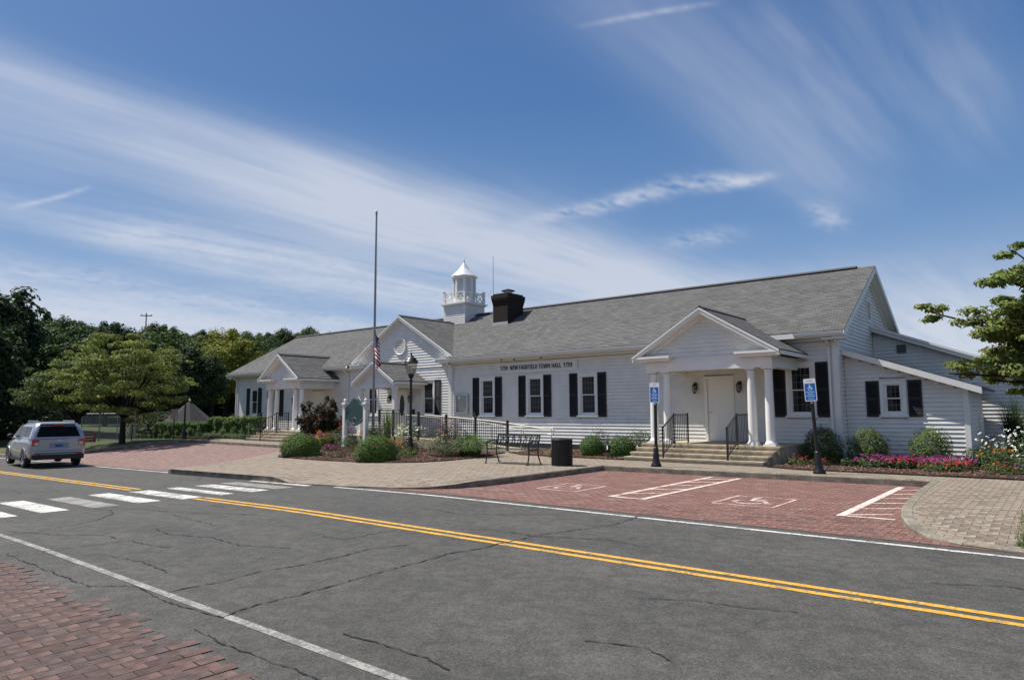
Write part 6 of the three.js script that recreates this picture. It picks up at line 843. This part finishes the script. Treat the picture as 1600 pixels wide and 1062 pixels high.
{
  const put = (name, label, x, z, form, s, turn) => tree(name, label, 'tree', [x, lawnY(x, z) - 0.1, z], form, turn, s, 'trees round the far lawn');
  put('oak_tree', 'tall dark tree at the left edge above the car', -66, -15.5, forms[2], 1.13, 0.3); put('oak_tree', 'dark tree beside the tallest one at the left edge', -62.5, -18.9, forms[0], 0.74, 2.1); put('oak_tree', 'dense shaded tree low behind the car bonnet', -58, -12.2, forms[2], 0.92, 4.1);
  put('maple_tree', 'rounded dark green tree above the spreading tree', -76, -27.6, forms[2], 1.0, 1.0); put('maple_tree', 'bushy green tree between the rounded dark tree and the gazebo', -83, -36.2, forms[1], 1.12, 2.6); put('poplar_tree', 'bright yellow-green tree left of the hall roof', -70, -37.2, yellowForm, 0.98, 0.5);
  put('maple_tree', 'shaded tree directly behind the far end of the hall', -60, -38.2, forms[0], 0.66, 3.3); put('maple_tree', 'dark tree over the gazebo roof', -62, -30.0, forms[2], 0.72, 5.0); put('maple_tree', 'green tree behind the yellow-green one near the hall roof', -84, -46, forms[0], 1.05, 0.9); put('maple_tree', 'dark low tree right of the spreading tree', -62, -26.0, forms[2], 0.66, 1.7);
  put('maple_tree', 'grey-green tree at the foot of the hill over the backstop', -86, -30, forms[1], 0.9, 0.2); put('maple_tree', 'mid green tree on the left slope behind the rounded dark one', -92, -28, forms[0], 1.15, 2.2);
  put('spruce_tree', 'dark pointed conifer on the skyline, shorter of the pair', -121, -55.4, conifer, 0.82, 0); put('spruce_tree', 'dark pointed conifer on the skyline, taller of the pair', -120, -56.8, conifer, 0.92, 1.3);
  // far woods as one mass per form
  const r = rng(551), lists = [[], [], []];
  const D = Math.PI / 180;
  const s2 = (a0, a1, d0, d1, n, sc0, sc1) => { for (let k = 0; k < n; k++) { const az = lerp(a0, a1, r()) * D, d = lerp(d0, d1, Math.sqrt(r())), x = -Math.cos(az) * d, z = -Math.sin(az) * d; lists[Math.floor(r() * 3)].push([x, lawnY(x, z) - 0.6, z, lerp(sc0, sc1, r()), r() * 6.3]); } };
  s2(9, 34, 92, 135, 130, 0.7, 1.05); s2(8, 36, 135, 260, 330, 0.9, 1.3); s2(86.3, 95, 330, 420, 90, 0.7, 0.95); s2(36, 80, 180, 320, 160, 0.9, 1.2);
  lists.forEach((l, k) => { const tg = forms[k].trunk.clone(), n = tg.attributes.position.count, c = new Float32Array(n * 3).fill(0.05); tg.setAttribute('color', new THREE.BufferAttribute(c, 3)); tg.deleteAttribute('uv'); const g = mergeGeometries([forms[k].crown.toNonIndexed(), tg]), im = new THREE.InstancedMesh(g, M.leaf, l.length), m = new THREE.Matrix4(), q = new THREE.Quaternion();
    l.forEach(([x, y, z, s, a], i) => { im.setMatrixAt(i, m.compose(V(x, y, z), q.setFromAxisAngle(V(0, 1, 0), a), V(s, s * (0.85 + 0.3 * r()), s))); const t = 0.75 + 0.6 * r(); im.setColorAt(i, lin(t * (0.9 + 0.35 * r()), t, t * 0.95)); });
    im.name = nm('woodland'); im.castShadow = im.receiveShadow = true; tag(im, ['dense green woods covering the far hills', 'lighter broad trees within the far woods', 'darkest tall trees within the far woods'][k], 'woods', null, 'stuff'); scene.add(im); });
}
// branches reaching in from the tree at the right edge
{
  const r = rng(601), lv = new Leaves(602), wood = [], base = V(0, 0, 0), P0 = V(1.3, 0, -14.3), crotch = V(0, 1.9, 0); wood.push(limb(V(0, -0.2, 0), crotch, 0.16, 0.12, 0.1, r));
  const arms = [[-3.05, 3.25, 0.4], [-2.4, 2.75, 0.1], [-2.9, 2.18, 0.25], [-1.9, 4.35, -0.4], [-2.05, 3.1, -0.5], [-1.95, 3.95, 0.1], [-2.1, 2.9, 0.3], [-1.95, 2.45, -0.2], [-2.0, 3.35, 0.5], [-1.8, 4.0, -0.9], [-2.3, 2.05, 0.05], [-2.0, 2.75, -1.0], [-2.15, 3.3, -0.3], [-1.75, 2.75, 0.6], [-2.5, 3.0, -0.2], [-1.7, 3.6, 0.2], [-1.75, 2.3, 0.2], [-2.2, 3.85, 0.3], [-2.3, 3.5, -0.8], [-2.6, 2.5, -0.9], [-1.9, 1.95, -0.3], [-1.2, 5.2, 0], [1.8, 3.6, 0.6], [1.6, 2.6, -1.5], [0.4, 4.6, 1.6], [0.2, 3.2, -2.2], [1.4, 4.8, -0.8], [0.3, 2.5, 2.0], [-0.9, 3.0, 1.5], [-1.0, 3.8, -1.9]];
  for (const [x, y, z] of arms) { const e = V(x, y, z); wood.push(limb(crotch, e, 0.06, 0.012, 0.5, r)); for (let k = 0; k < 15; k++) { const t = 0.25 + 0.75 * Math.pow((k + r()) / 15, 0.75), c = crotch.clone().lerp(e, t), s = lerp(0.44, 0.13, Math.pow(t, 1.6)); c.y += 0.25 * Math.sin(t * 3.14) + (r() - 0.5) * 0.25; c.x += (r() - 0.5) * 0.5; c.z += (r() - 0.5) * 0.7; lv.clump([c.x, c.y, c.z], s * 1.25, s * 0.42, s * 1.25, Math.round(120 * (0.4 + s * 1.8)), 0.105, 0.05, r() < 0.1 ? [0.24, 0.22, 0.045] : [0.165, 0.21, 0.044], 0.6, 0.5); } }
  const t = thing('dogwood_tree', 'leafy branches of a tree reaching in at the right edge', 'tree', [P0.x, 0.13, P0.z]); part(t, 'trunk', mg(wood), M.bark); part(t, 'crown', lv.geo(), M.leaf);
}
// shrubs: lumpy shells of small leaves round twigs
function shrubGeo(seed, rx, ry, rz, count, L, W, col, lump = 0.18) {
  const lv = new Leaves(seed), r = lv.r, wood = [];
  for (let k = 0; k < 9; k++) { const a = r() * 6.3; wood.push(bar(V(0, 0, 0), V(Math.cos(a) * rx * 0.6, ry * (0.7 + 0.5 * r()), Math.sin(a) * rz * 0.6), 0.014, 0.005, 5)); }
  for (let k = 0; k < count; k++) { const u = 2 * r() - 1, a = r() * 6.283, q = Math.sqrt(1 - u * u), x = q * Math.cos(a), z = q * Math.sin(a), y = u, f = (1 + lump * 2 * fbm(x * 2 + seed, y * 2 + z * 2, 3, seed)) * (0.62 + 0.38 * Math.pow(r(), 0.35)), t = 0.65 + 0.7 * r(), X = x * rx * f, Y = Math.max(0.02 + 0.04 * r(), ry * 0.72 + y * ry * 1.28 * f), Z = z * rz * f; lv.leaf(X, Y, Z, x, y * 0.8 + 0.5, z, L * (0.7 + 0.6 * r()), W, [col[0] * t * (0.9 + 0.3 * r()), col[1] * t, col[2] * t]); }
  return { foliage: lv.geo(), stems: mg(wood) };
}
function plant(name, label, category, x, z, g, turn = 0, group, y = gy(x, z) + 0.03) { const t = thing(name, label, category, [x, y, z], turn, group); part(t, 'foliage', g.foliage, M.leaf); if (g.stems) part(t, 'stems', g.stems, M.bark); if (g.blossom) { const b = part(t, 'blossom', g.blossom, M.petal); b.userData.kind = 'stuff'; } return t; }
const boxwood = [0, 1].map((k) => shrubGeo(701 + k, 0.72, 0.40, 0.68, 6500, 0.06, 0.032, [0.075, 0.150, 0.022], 0.2));
plant('boxwood_shrub', 'round clipped green shrub at the left front of the garden', 'shrub', -21.6, -14.35, boxwood[0], 0.4); plant('boxwood_shrub', 'round clipped green shrub before the lamp post', 'shrub', -17.35, -14.35, boxwood[1], 2.0);
const round = shrubGeo(711, 0.42, 0.34, 0.42, 3400, 0.055, 0.03, [0.07, 0.15, 0.024], 0.1);
plant('round_shrub', 'small round green shrub right of the litter bin', 'shrub', -12.75, -19.9, round, 0); plant('round_shrub', 'round green shrub beside the porch steps', 'shrub', -11.75, -20.2, shrubGeo(713, 0.52, 0.34, 0.42, 3400, 0.055, 0.03, [0.07, 0.14, 0.026], 0.16), 1);
const loose = (seed, rx, ry, col = [0.06, 0.085, 0.03]) => shrubGeo(seed, rx, ry, rx, 1500, 0.06, 0.03, col, 0.4);
plant('rose_bush', 'loose dull green bush behind the small round shrub', 'shrub', -13.3, -21.2, loose(715, 0.45, 0.42)); plant('rose_bush', 'thin bush between the two round shrubs', 'shrub', -12.6, -21.2, loose(716, 0.42, 0.33)); plant('rose_bush', 'loose bush against the wall behind the porch-side round shrub', 'shrub', -11.9, -21.3, loose(717, 0.42, 0.4)); plant('rose_bush', 'pale leafy bush touching the porch steps', 'shrub', -11.15, -20.6, loose(718, 0.36, 0.42, [0.10, 0.13, 0.06]));
const tall = (seed, k) => shrubGeo(seed, 0.56 * k, 0.50, 0.5, 4600, 0.065, 0.03, [0.095, 0.145, 0.028], 0.32);
plant('laurel_shrub', 'leafy shrub below the large window behind the leaning sign', 'shrub', -5.75, -21.55, tall(721, 0.98)); plant('laurel_shrub', 'leafy shrub at the corner between the two windows', 'shrub', -4.55, -21.75, tall(722, 0.98), 1); plant('laurel_shrub', 'wide leafy shrub right of the small window', 'shrub', -3.05, -22.0, tall(723, 1.18), 2);
// bronze bush by the far porch
{ const lv = new Leaves(731), r = lv.r, wood = []; for (let k = 0; k < 46; k++) { const a = r() * 6.3, e = 0.35 + 0.65 * r(), R = 1.12 * Math.sqrt(r()), y = 0.25 + 1.85 * e * (1 - 0.25 * (R / 1.1) ** 2), x = Math.cos(a) * R, z = Math.sin(a) * R; wood.push(bar(V(x * 0.25, 0, z * 0.25), V(x, y, z), 0.02, 0.006, 5)); for (const t of [0.5, 0.75, 1]) lv.clump([x * lerp(0.25, 1, t), y * t, z * lerp(0.25, 1, t)], 0.17, 0.26, 0.17, 44, 0.16, 0.08, r() < 0.5 ? [0.075, 0.045, 0.016] : [0.035, 0.032, 0.013], 0.6, 0.6); } plant('bronze_bush', 'tall dark bronze-leaved bush right of the far porch', 'shrub', -26.4, -18.7, { foliage: lv.geo(), stems: mg(wood) }); }
// clipped hedges
function hedgeGeo(seed, L, Hh, B, count, col) { const lv = new Leaves(seed), r = lv.r; for (let k = 0; k < count; k++) { const f = r(); let x = (r() - 0.5) * L, y, z, n; if (f < 0.45) { y = r() * Hh; z = B / 2; n = [0, 0.3, 1]; } else if (f < 0.8) { y = Hh; z = (r() - 0.5) * B; n = [0, 1, 0.1]; } else if (f < 0.9) { x = (r() < 0.5 ? -1 : 1) * L / 2; y = r() * Hh; z = (r() - 0.5) * B; n = [Math.sign(x), 0.3, 0]; } else { y = r() * Hh; z = -B / 2; n = [0, 0.3, -1]; } const b = fbm(x * 1.6 + seed, y * 2 + z * 2, 3, 2) * 0.32 - r() * 0.14; const top = Hh * (1 + 0.14 * fbm(x * 0.8, seed, 2, 1)); const t = 0.65 + 0.7 * r(); lv.leaf(x + n[0] * b, Math.min(y, top) + n[1] * b, z + n[2] * b, n[0], n[1] + 0.25, n[2], 0.10, 0.055, [col[0] * t, col[1] * t, col[2] * t]); } return { foliage: lv.geo(), stems: mg(Array.from({ length: Math.round(L * 2) }, (_, k) => bar(V(-L / 2 + 0.3 + k * 0.5, 0, 0), V(-L / 2 + 0.35 + k * 0.5, Hh * 0.8, 0.1), 0.02, 0.01, 5))) }; }
plant('clipped_hedge', 'clipped green hedge below the far shuttered window', 'hedge', -37.0, -20.5, hedgeGeo(741, 5.0, 1.12, 1.3, 20000, [0.095, 0.175, 0.028])); plant('clipped_hedge', 'lower darker hedge running toward the distant lamp post', 'hedge', -42.4, -20.1, hedgeGeo(742, 6.2, 1.0, 1.4, 20000, [0.085, 0.145, 0.03]), 0, null, lawnY(-42, -20));
{ const lv = new Leaves(745), r = lv.r; for (let k = 0; k < 1600; k++) lv.blade((r() - 0.5) * 5.4, 0, (r() - 0.5) * 0.5, (r() - 0.5) * 0.4, (r() - 0.5) * 0.4, 0.2 + 0.2 * r(), 0.018, r() < 0.4 ? [0.2, 0.24, 0.14] : [0.08, 0.14, 0.05]); plant('hosta_row', 'row of pale striped leafy plants along the hedge foot', 'plant', -37.2, -19.55, { foliage: lv.geo() }); }
plant('wild_shrub', 'grey-brown bush between the gazebo and the hall', 'shrub', -46.2, -24.4, shrubGeo(747, 1.5, 1.1, 1.2, 2600, 0.14, 0.07, [0.075, 0.075, 0.045], 0.4), 0, null, lawnY(-46.2, -24.4)); plant('wild_shrub', 'dark undergrowth at the left edge behind the car bonnet', 'shrub', -54, -10.9, shrubGeo(749, 3.0, 1.7, 1.6, 9000, 0.26, 0.14, [0.035, 0.058, 0.018], 0.35), 0.2, null, lawnY(-54, -10.9)); plant('wild_shrub', 'dark undergrowth between the two left edge trees', 'shrub', -60, -15.6, shrubGeo(750, 3.4, 1.7, 2.4, 9000, 0.26, 0.14, [0.04, 0.064, 0.02], 0.35), 0.9, null, lawnY(-60, -15.6)); plant('wild_shrub', 'dark thicket behind the spreading tree', 'shrub', -56, -24.5, shrubGeo(748, 3.2, 1.2, 2.0, 3600, 0.2, 0.1, [0.035, 0.052, 0.02], 0.3), 0.5, null, lawnY(-56, -24.5));
// ornamental grass
function grassGeo(seed, R, h, n, col) { const lv = new Leaves(seed), r = lv.r; for (let k = 0; k < n; k++) { const a = r() * 6.3, q = Math.sqrt(r()), x = Math.cos(a) * q * R * 0.35, z = Math.sin(a) * q * R * 0.35, o = R * (0.25 + 0.8 * q) * (0.6 + 0.6 * r()), b = a + (r() - 0.5) * 0.9, t = 0.7 + 0.6 * r(); lv.blade(x, 0, z, Math.cos(b) * o, Math.sin(b) * o, h * (0.7 + 0.5 * r()), 0.006, [col[0] * t, col[1] * t, col[2] * t]); } return { foliage: lv.geo() }; }
plant('fountain_grass', 'mound of bright fountain grass beside the bench', 'grass clump', -16.0, -17.3, grassGeo(751, 0.95, 0.95, 2600, [0.10, 0.17, 0.025])); plant('fountain_grass', 'low grass clump near the garden path end', 'grass clump', -13.6, -18.9, grassGeo(752, 0.35, 0.3, 700, [0.10, 0.14, 0.04]));
plant('tall_grass', 'tall green stems against the rear wall at the far right', 'plant', -1.35, -25.6, grassGeo(753, 0.55, 1.9, 700, [0.04, 0.075, 0.018])); plant('tall_grass', 'leafy upright stems behind the roses', 'plant', -21.4, -17.6, grassGeo(754, 0.5, 1.1, 900, [0.07, 0.12, 0.03]));
// flowering plants
function flowerGeo(seed, R, h, nLeaf, nFlower, fl, leaf = [0.06, 0.10, 0.025], fs = 0.05, top = 0.55) {
  const lv = new Leaves(seed), pt = new Leaves(seed + 7), r = lv.r; for (let k = 0; k < nLeaf; k++) { const a = r() * 6.3, q = Math.sqrt(r()), y = h * (0.1 + 0.75 * r()) * (1 - 0.4 * q * q), t = 0.6 + 0.8 * r(); lv.leaf(Math.cos(a) * q * R, y, Math.sin(a) * q * R, Math.cos(a) * 0.5, 0.8, Math.sin(a) * 0.5, 0.075, 0.035, [leaf[0] * t, leaf[1] * t, leaf[2] * t]); }
  for (let k = 0; k < nFlower; k++) { const a = r() * 6.3, q = Math.sqrt(r()), y = h * (top + (1 - top) * r()) * (1 - 0.25 * q * q), x = Math.cos(a) * q * R, z = Math.sin(a) * q * R, c = fl[Math.floor(r() * fl.length)], t = 0.75 + 0.5 * r(); for (let p = 0; p < 3; p++) pt.leaf(x + (r() - 0.5) * fs, y + (r() - 0.5) * fs * 0.6, z + (r() - 0.5) * fs, Math.cos(a) * 0.4, 0.8, Math.sin(a) * 0.4 + 0.3, fs, fs * 0.8, [c[0] * t, c[1] * t, c[2] * t]); lv.blade(x * 0.8, 0, z * 0.8, x * 0.2, z * 0.2, y, 0.003, leaf); }
  return { foliage: lv.geo(), blossom: pt.geo() };
}
const MAG = [0.24, 0.03, 0.17], PINK = [0.36, 0.10, 0.19], RED = [0.26, 0.02, 0.022], ORA = [0.45, 0.14, 0.015], GOLD = [0.50, 0.26, 0.02], WHT = [0.66, 0.66, 0.61], PURP = [0.17, 0.04, 0.25];
{
  const pet = [0, 1, 2].map((k) => flowerGeo(801 + k * 9, 0.42, 0.34, 420, 80, [MAG, MAG, [0.28, 0.03, 0.12], PINK], undefined, 0.06)); let i = 0;
  for (const [x, z] of [[-4.25, -20.3], [-3.85, -20.55], [-3.55, -20.25], [-3.2, -20.5], [-2.85, -20.7], [-2.65, -20.35], [-2.3, -20.8]]) plant('petunia_clump', ['leftmost clump of magenta petunias, nearest the porch steps', 'second clump of magenta petunias from the porch', 'third clump of magenta petunias, below the left shutter of the small window', 'middle clump of magenta petunias below the small window', 'fifth clump of magenta petunias, before the wide leafy shrub', 'sixth clump of magenta petunias, nearest the sidewalk at the wide shrub', 'rightmost clump of magenta petunias by the lean-to corner'][i], 'flowers', x, z, pet[i++ % 3], i, 'magenta petunia row');
  plant('red_flowers', 'red flowers among the magenta petunias', 'flowers', -3.5, -20.15, flowerGeo(831, 0.34, 0.32, 200, 90, [RED, [0.5, 0.05, 0.08]])); plant('red_flowers', 'low red flowers beside the porch steps', 'flowers', -6.0, -19.9, flowerGeo(832, 0.30, 0.30, 260, 26, [RED], [0.09, 0.13, 0.03])); plant('red_flowers', 'small red flowers below the shrub behind the leaning sign', 'flowers', -5.45, -20.1, flowerGeo(833, 0.32, 0.22, 180, 30, [RED])); plant('red_flowers', 'red flowers at the right end of the petunia row', 'flowers', -2.25, -20.0, flowerGeo(834, 0.32, 0.30, 240, 60, [RED, [0.4, 0.06, 0.06]])); plant('red_flowers', 'low red flowers at the sidewalk edge on the far right', 'flowers', -1.35, -19.75, flowerGeo(835, 0.34, 0.28, 300, 20, [RED, ORA])); plant('red_flowers', 'orange-red flowers in front of the petunia row', 'flowers', -2.75, -19.85, flowerGeo(836, 0.36, 0.22, 260, 18, [RED, ORA]));
  plant('green_seedling', 'small green plant at the left end of the petunia row', 'plant', -4.75, -20.2, flowerGeo(837, 0.22, 0.30, 260, 4, [PINK]));
  plant('orange_lilies', 'orange flowers beside the lean-to corner', 'flowers', -1.5, -21.0, flowerGeo(841, 0.42, 0.66, 520, 22, [ORA, GOLD], undefined, 0.055, 0.7)); plant('white_hydrangea', 'white flowering bush at the right edge behind the orange flowers', 'flowers', -0.95, -22.3, flowerGeo(842, 0.75, 1.05, 1300, 42, [WHT], [0.055, 0.095, 0.03], 0.07, 0.5)); plant('white_hydrangea', 'white flowers against the lean-to side wall', 'flowers', -1.75, -23.2, flowerGeo(843, 0.45, 1.0, 500, 34, [WHT], [0.05, 0.085, 0.03], 0.08, 0.45)); plant('white_hydrangea', 'white flowering clump nearest the sidewalk at the right edge', 'flowers', -0.75, -20.9, flowerGeo(844, 0.42, 0.72, 420, 30, [WHT], undefined, 0.08, 0.3)); plant('purple_flowers', 'dark leafy plant at the right edge by the sidewalk', 'flowers', -0.85, -20.0, flowerGeo(845, 0.32, 0.4, 320, 8, [PURP])); plant('green_bush', 'dark green clump at the lean-to corner foot', 'shrub', -2.0, -21.9, shrubGeo(846, 0.34, 0.26, 0.32, 1200, 0.06, 0.03, [0.045, 0.08, 0.02], 0.2));
  // garden round the lamp and sign
  const F = (name, label, x, z, g, cat = 'flowers') => plant(name, label, cat, x, z, g, x);
  F('black_eyed_susans', 'golden yellow flowers left of the green sign', -24.0, -16.9, flowerGeo(851, 0.42, 0.72, 620, 60, [GOLD, ORA], [0.07, 0.12, 0.025], 0.06, 0.55)); F('black_eyed_susans', 'orange-yellow flowers seen below the green sign board', -22.8, -18.4, flowerGeo(852, 0.42, 0.85, 480, 70, [GOLD, ORA], [0.08, 0.13, 0.03], 0.06, 0.6)); F('black_eyed_susans', 'orange flowers behind the round shrub by the lamp post', -18.3, -15.6, flowerGeo(853, 0.48, 0.62, 480, 90, [ORA, GOLD], undefined, 0.055, 0.75)); F('black_eyed_susans', 'low golden flowers left of the nearer white post', -23.6, -16.3, flowerGeo(854, 0.3, 0.5, 300, 40, [GOLD], [0.09, 0.15, 0.03], 0.05, 0.5));
  F('day_lilies', 'pale green lily leaves left of the green sign', -24.4, -17.6, grassGeo(855, 0.5, 0.8, 500, [0.09, 0.14, 0.04]), 'plant'); F('pink_petunias', 'bright pink flowers at the foot of the left white post', -22.35, -16.2, flowerGeo(856, 0.36, 0.26, 220, 110, [PINK, MAG], undefined, 0.055, 0.5)); F('pink_petunias', 'pink flowers at the left front corner of the garden', -22.4, -15.1, flowerGeo(857, 0.30, 0.22, 180, 60, [PINK], undefined, 0.05, 0.5)); F('pink_petunias', 'scattered pink flowers midway along the garden front', -20.3, -15.0, flowerGeo(858, 0.34, 0.18, 200, 40, [PINK], undefined, 0.045, 0.5)); F('pink_petunias', 'pink flowers in front of the right white post', -21.0, -16.0, flowerGeo(859, 0.34, 0.2, 200, 50, [PINK, RED], undefined, 0.045, 0.5)); F('pink_petunias', 'small pink flowers nearest the court in the garden', -19.6, -14.5, flowerGeo(860, 0.26, 0.15, 160, 20, [PINK], undefined, 0.045, 0.5));
  F('purple_flowers', 'violet and pink flowers on the low capped wall', -25.2, -17.9, flowerGeo(861, 0.55, 0.62, 300, 110, [PURP, PINK, MAG], undefined, 0.06, 0.75)); F('russet_flowers', 'rust red flowers between the bronze bush and the sign', -24.8, -18.6, flowerGeo(862, 0.5, 1.05, 560, 40, [[0.35, 0.06, 0.04], RED], [0.09, 0.10, 0.04], 0.06, 0.75));
  F('knockout_roses', 'rose bush with faded red blooms right of the lamp post', -17.0, -17.2, flowerGeo(863, 0.85, 1.3, 1500, 55, [[0.45, 0.10, 0.10], PINK, [0.42, 0.2, 0.14]], [0.055, 0.085, 0.03], 0.06, 0.7)); F('knockout_roses', 'smaller rose bush nearest the fountain grass', -16.4, -16.6, flowerGeo(864, 0.55, 0.95, 800, 30, [[0.45, 0.12, 0.11], [0.5, 0.25, 0.16]], [0.05, 0.08, 0.025], 0.06, 0.7)); F('cream_hydrangea', 'pale cream blossoms behind the lamp post', -19.4, -17.6, flowerGeo(865, 0.55, 1.2, 700, 70, [[0.5, 0.55, 0.28], [0.6, 0.6, 0.45]], [0.08, 0.12, 0.04], 0.08, 0.6)); F('purple_flowers', 'dusky purple flower stems right of the flagpole', -20.8, -17.4, flowerGeo(866, 0.5, 1.2, 600, 45, [[0.22, 0.10, 0.20]], [0.06, 0.09, 0.04], 0.05, 0.6)); F('dark_coleus', 'dark maroon leafy plant between sign and flagpole', -21.9, -18.0, flowerGeo(867, 0.42, 0.95, 700, 6, [PURP], [0.045, 0.028, 0.026], 0.05, 0.6), 'plant'); F('dark_coleus', 'dark maroon leaves just left of the lamp post foot', -18.4, -16.6, flowerGeo(868, 0.4, 0.62, 600, 4, [PURP], [0.035, 0.025, 0.025], 0.05, 0.6), 'plant'); F('tall_weeds', 'yellow-green shoots beside the flagpole foot', -22.2, -18.9, grassGeo(869, 0.35, 1.6, 300, [0.12, 0.2, 0.03]), 'plant'); F('low_greens', 'low green plants right of the lamp post foot', -17.3, -15.6, flowerGeo(870, 0.4, 0.42, 420, 8, [GOLD], [0.10, 0.14, 0.03], 0.04, 0.6), 'plant'); F('low_greens', 'green leaves below the green sign board', -22.6, -17.2, flowerGeo(871, 0.4, 0.6, 480, 6, [WHT], [0.06, 0.11, 0.03], 0.05, 0.6), 'plant'); F('low_greens', 'small green tufts at the garden edge before the sign', -21.0, -14.7, flowerGeo(872, 0.25, 0.16, 160, 0, [WHT], [0.08, 0.12, 0.03]), 'plant'); F('low_greens', 'lime green leafy clump left of the white sign post', -24.2, -16.3, flowerGeo(873, 0.3, 0.42, 300, 0, [WHT], [0.14, 0.22, 0.03]), 'plant');
}
// rough grass at the right verge and along the lawn's near edge
{ const lv = new Leaves(901), r = lv.r; for (let k = 0; k < 5200; k++) { const x = -0.66 + r() * 1.6, z = -10.4 - r() * 3.6; lv.blade(x, lawnY(x, z) - 0.01, z, (r() - 0.5) * 0.12, (r() - 0.5) * 0.12, 0.05 + 0.09 * r(), 0.004, r() < 0.3 ? [0.2, 0.2, 0.06] : [0.075, 0.13, 0.025]); } const g = part(scene, nm('verge_grass'), lv.geo(), M.leaf); tag(g, 'rough grass verge right of the tan pavers', 'grass', null, 'stuff'); }
{ const lv = new Leaves(905), pt = new Leaves(906), r = lv.r; const t = thing('dandelions', 'small yellow flowers in the verge grass at the right edge', 'flowers', [-0.6, 0.13, -11.2]); for (let k = 0; k < 12; k++) { const x = r() * 0.5 - 0.1, z = (r() - 0.5) * 2; lv.blade(x, 0, z, 0.01, 0.01, 0.14, 0.002, [0.07, 0.12, 0.03]); for (let q = 0; q < 5; q++) pt.leaf(x, 0.14, z, 0, 1, 0, 0.03, 0.02, GOLD); } part(t, 'foliage', lv.geo(), M.leaf); part(t, 'blossom', pt.geo(), M.petal).userData.kind = 'stuff'; }
renderer.render(scene, camera);
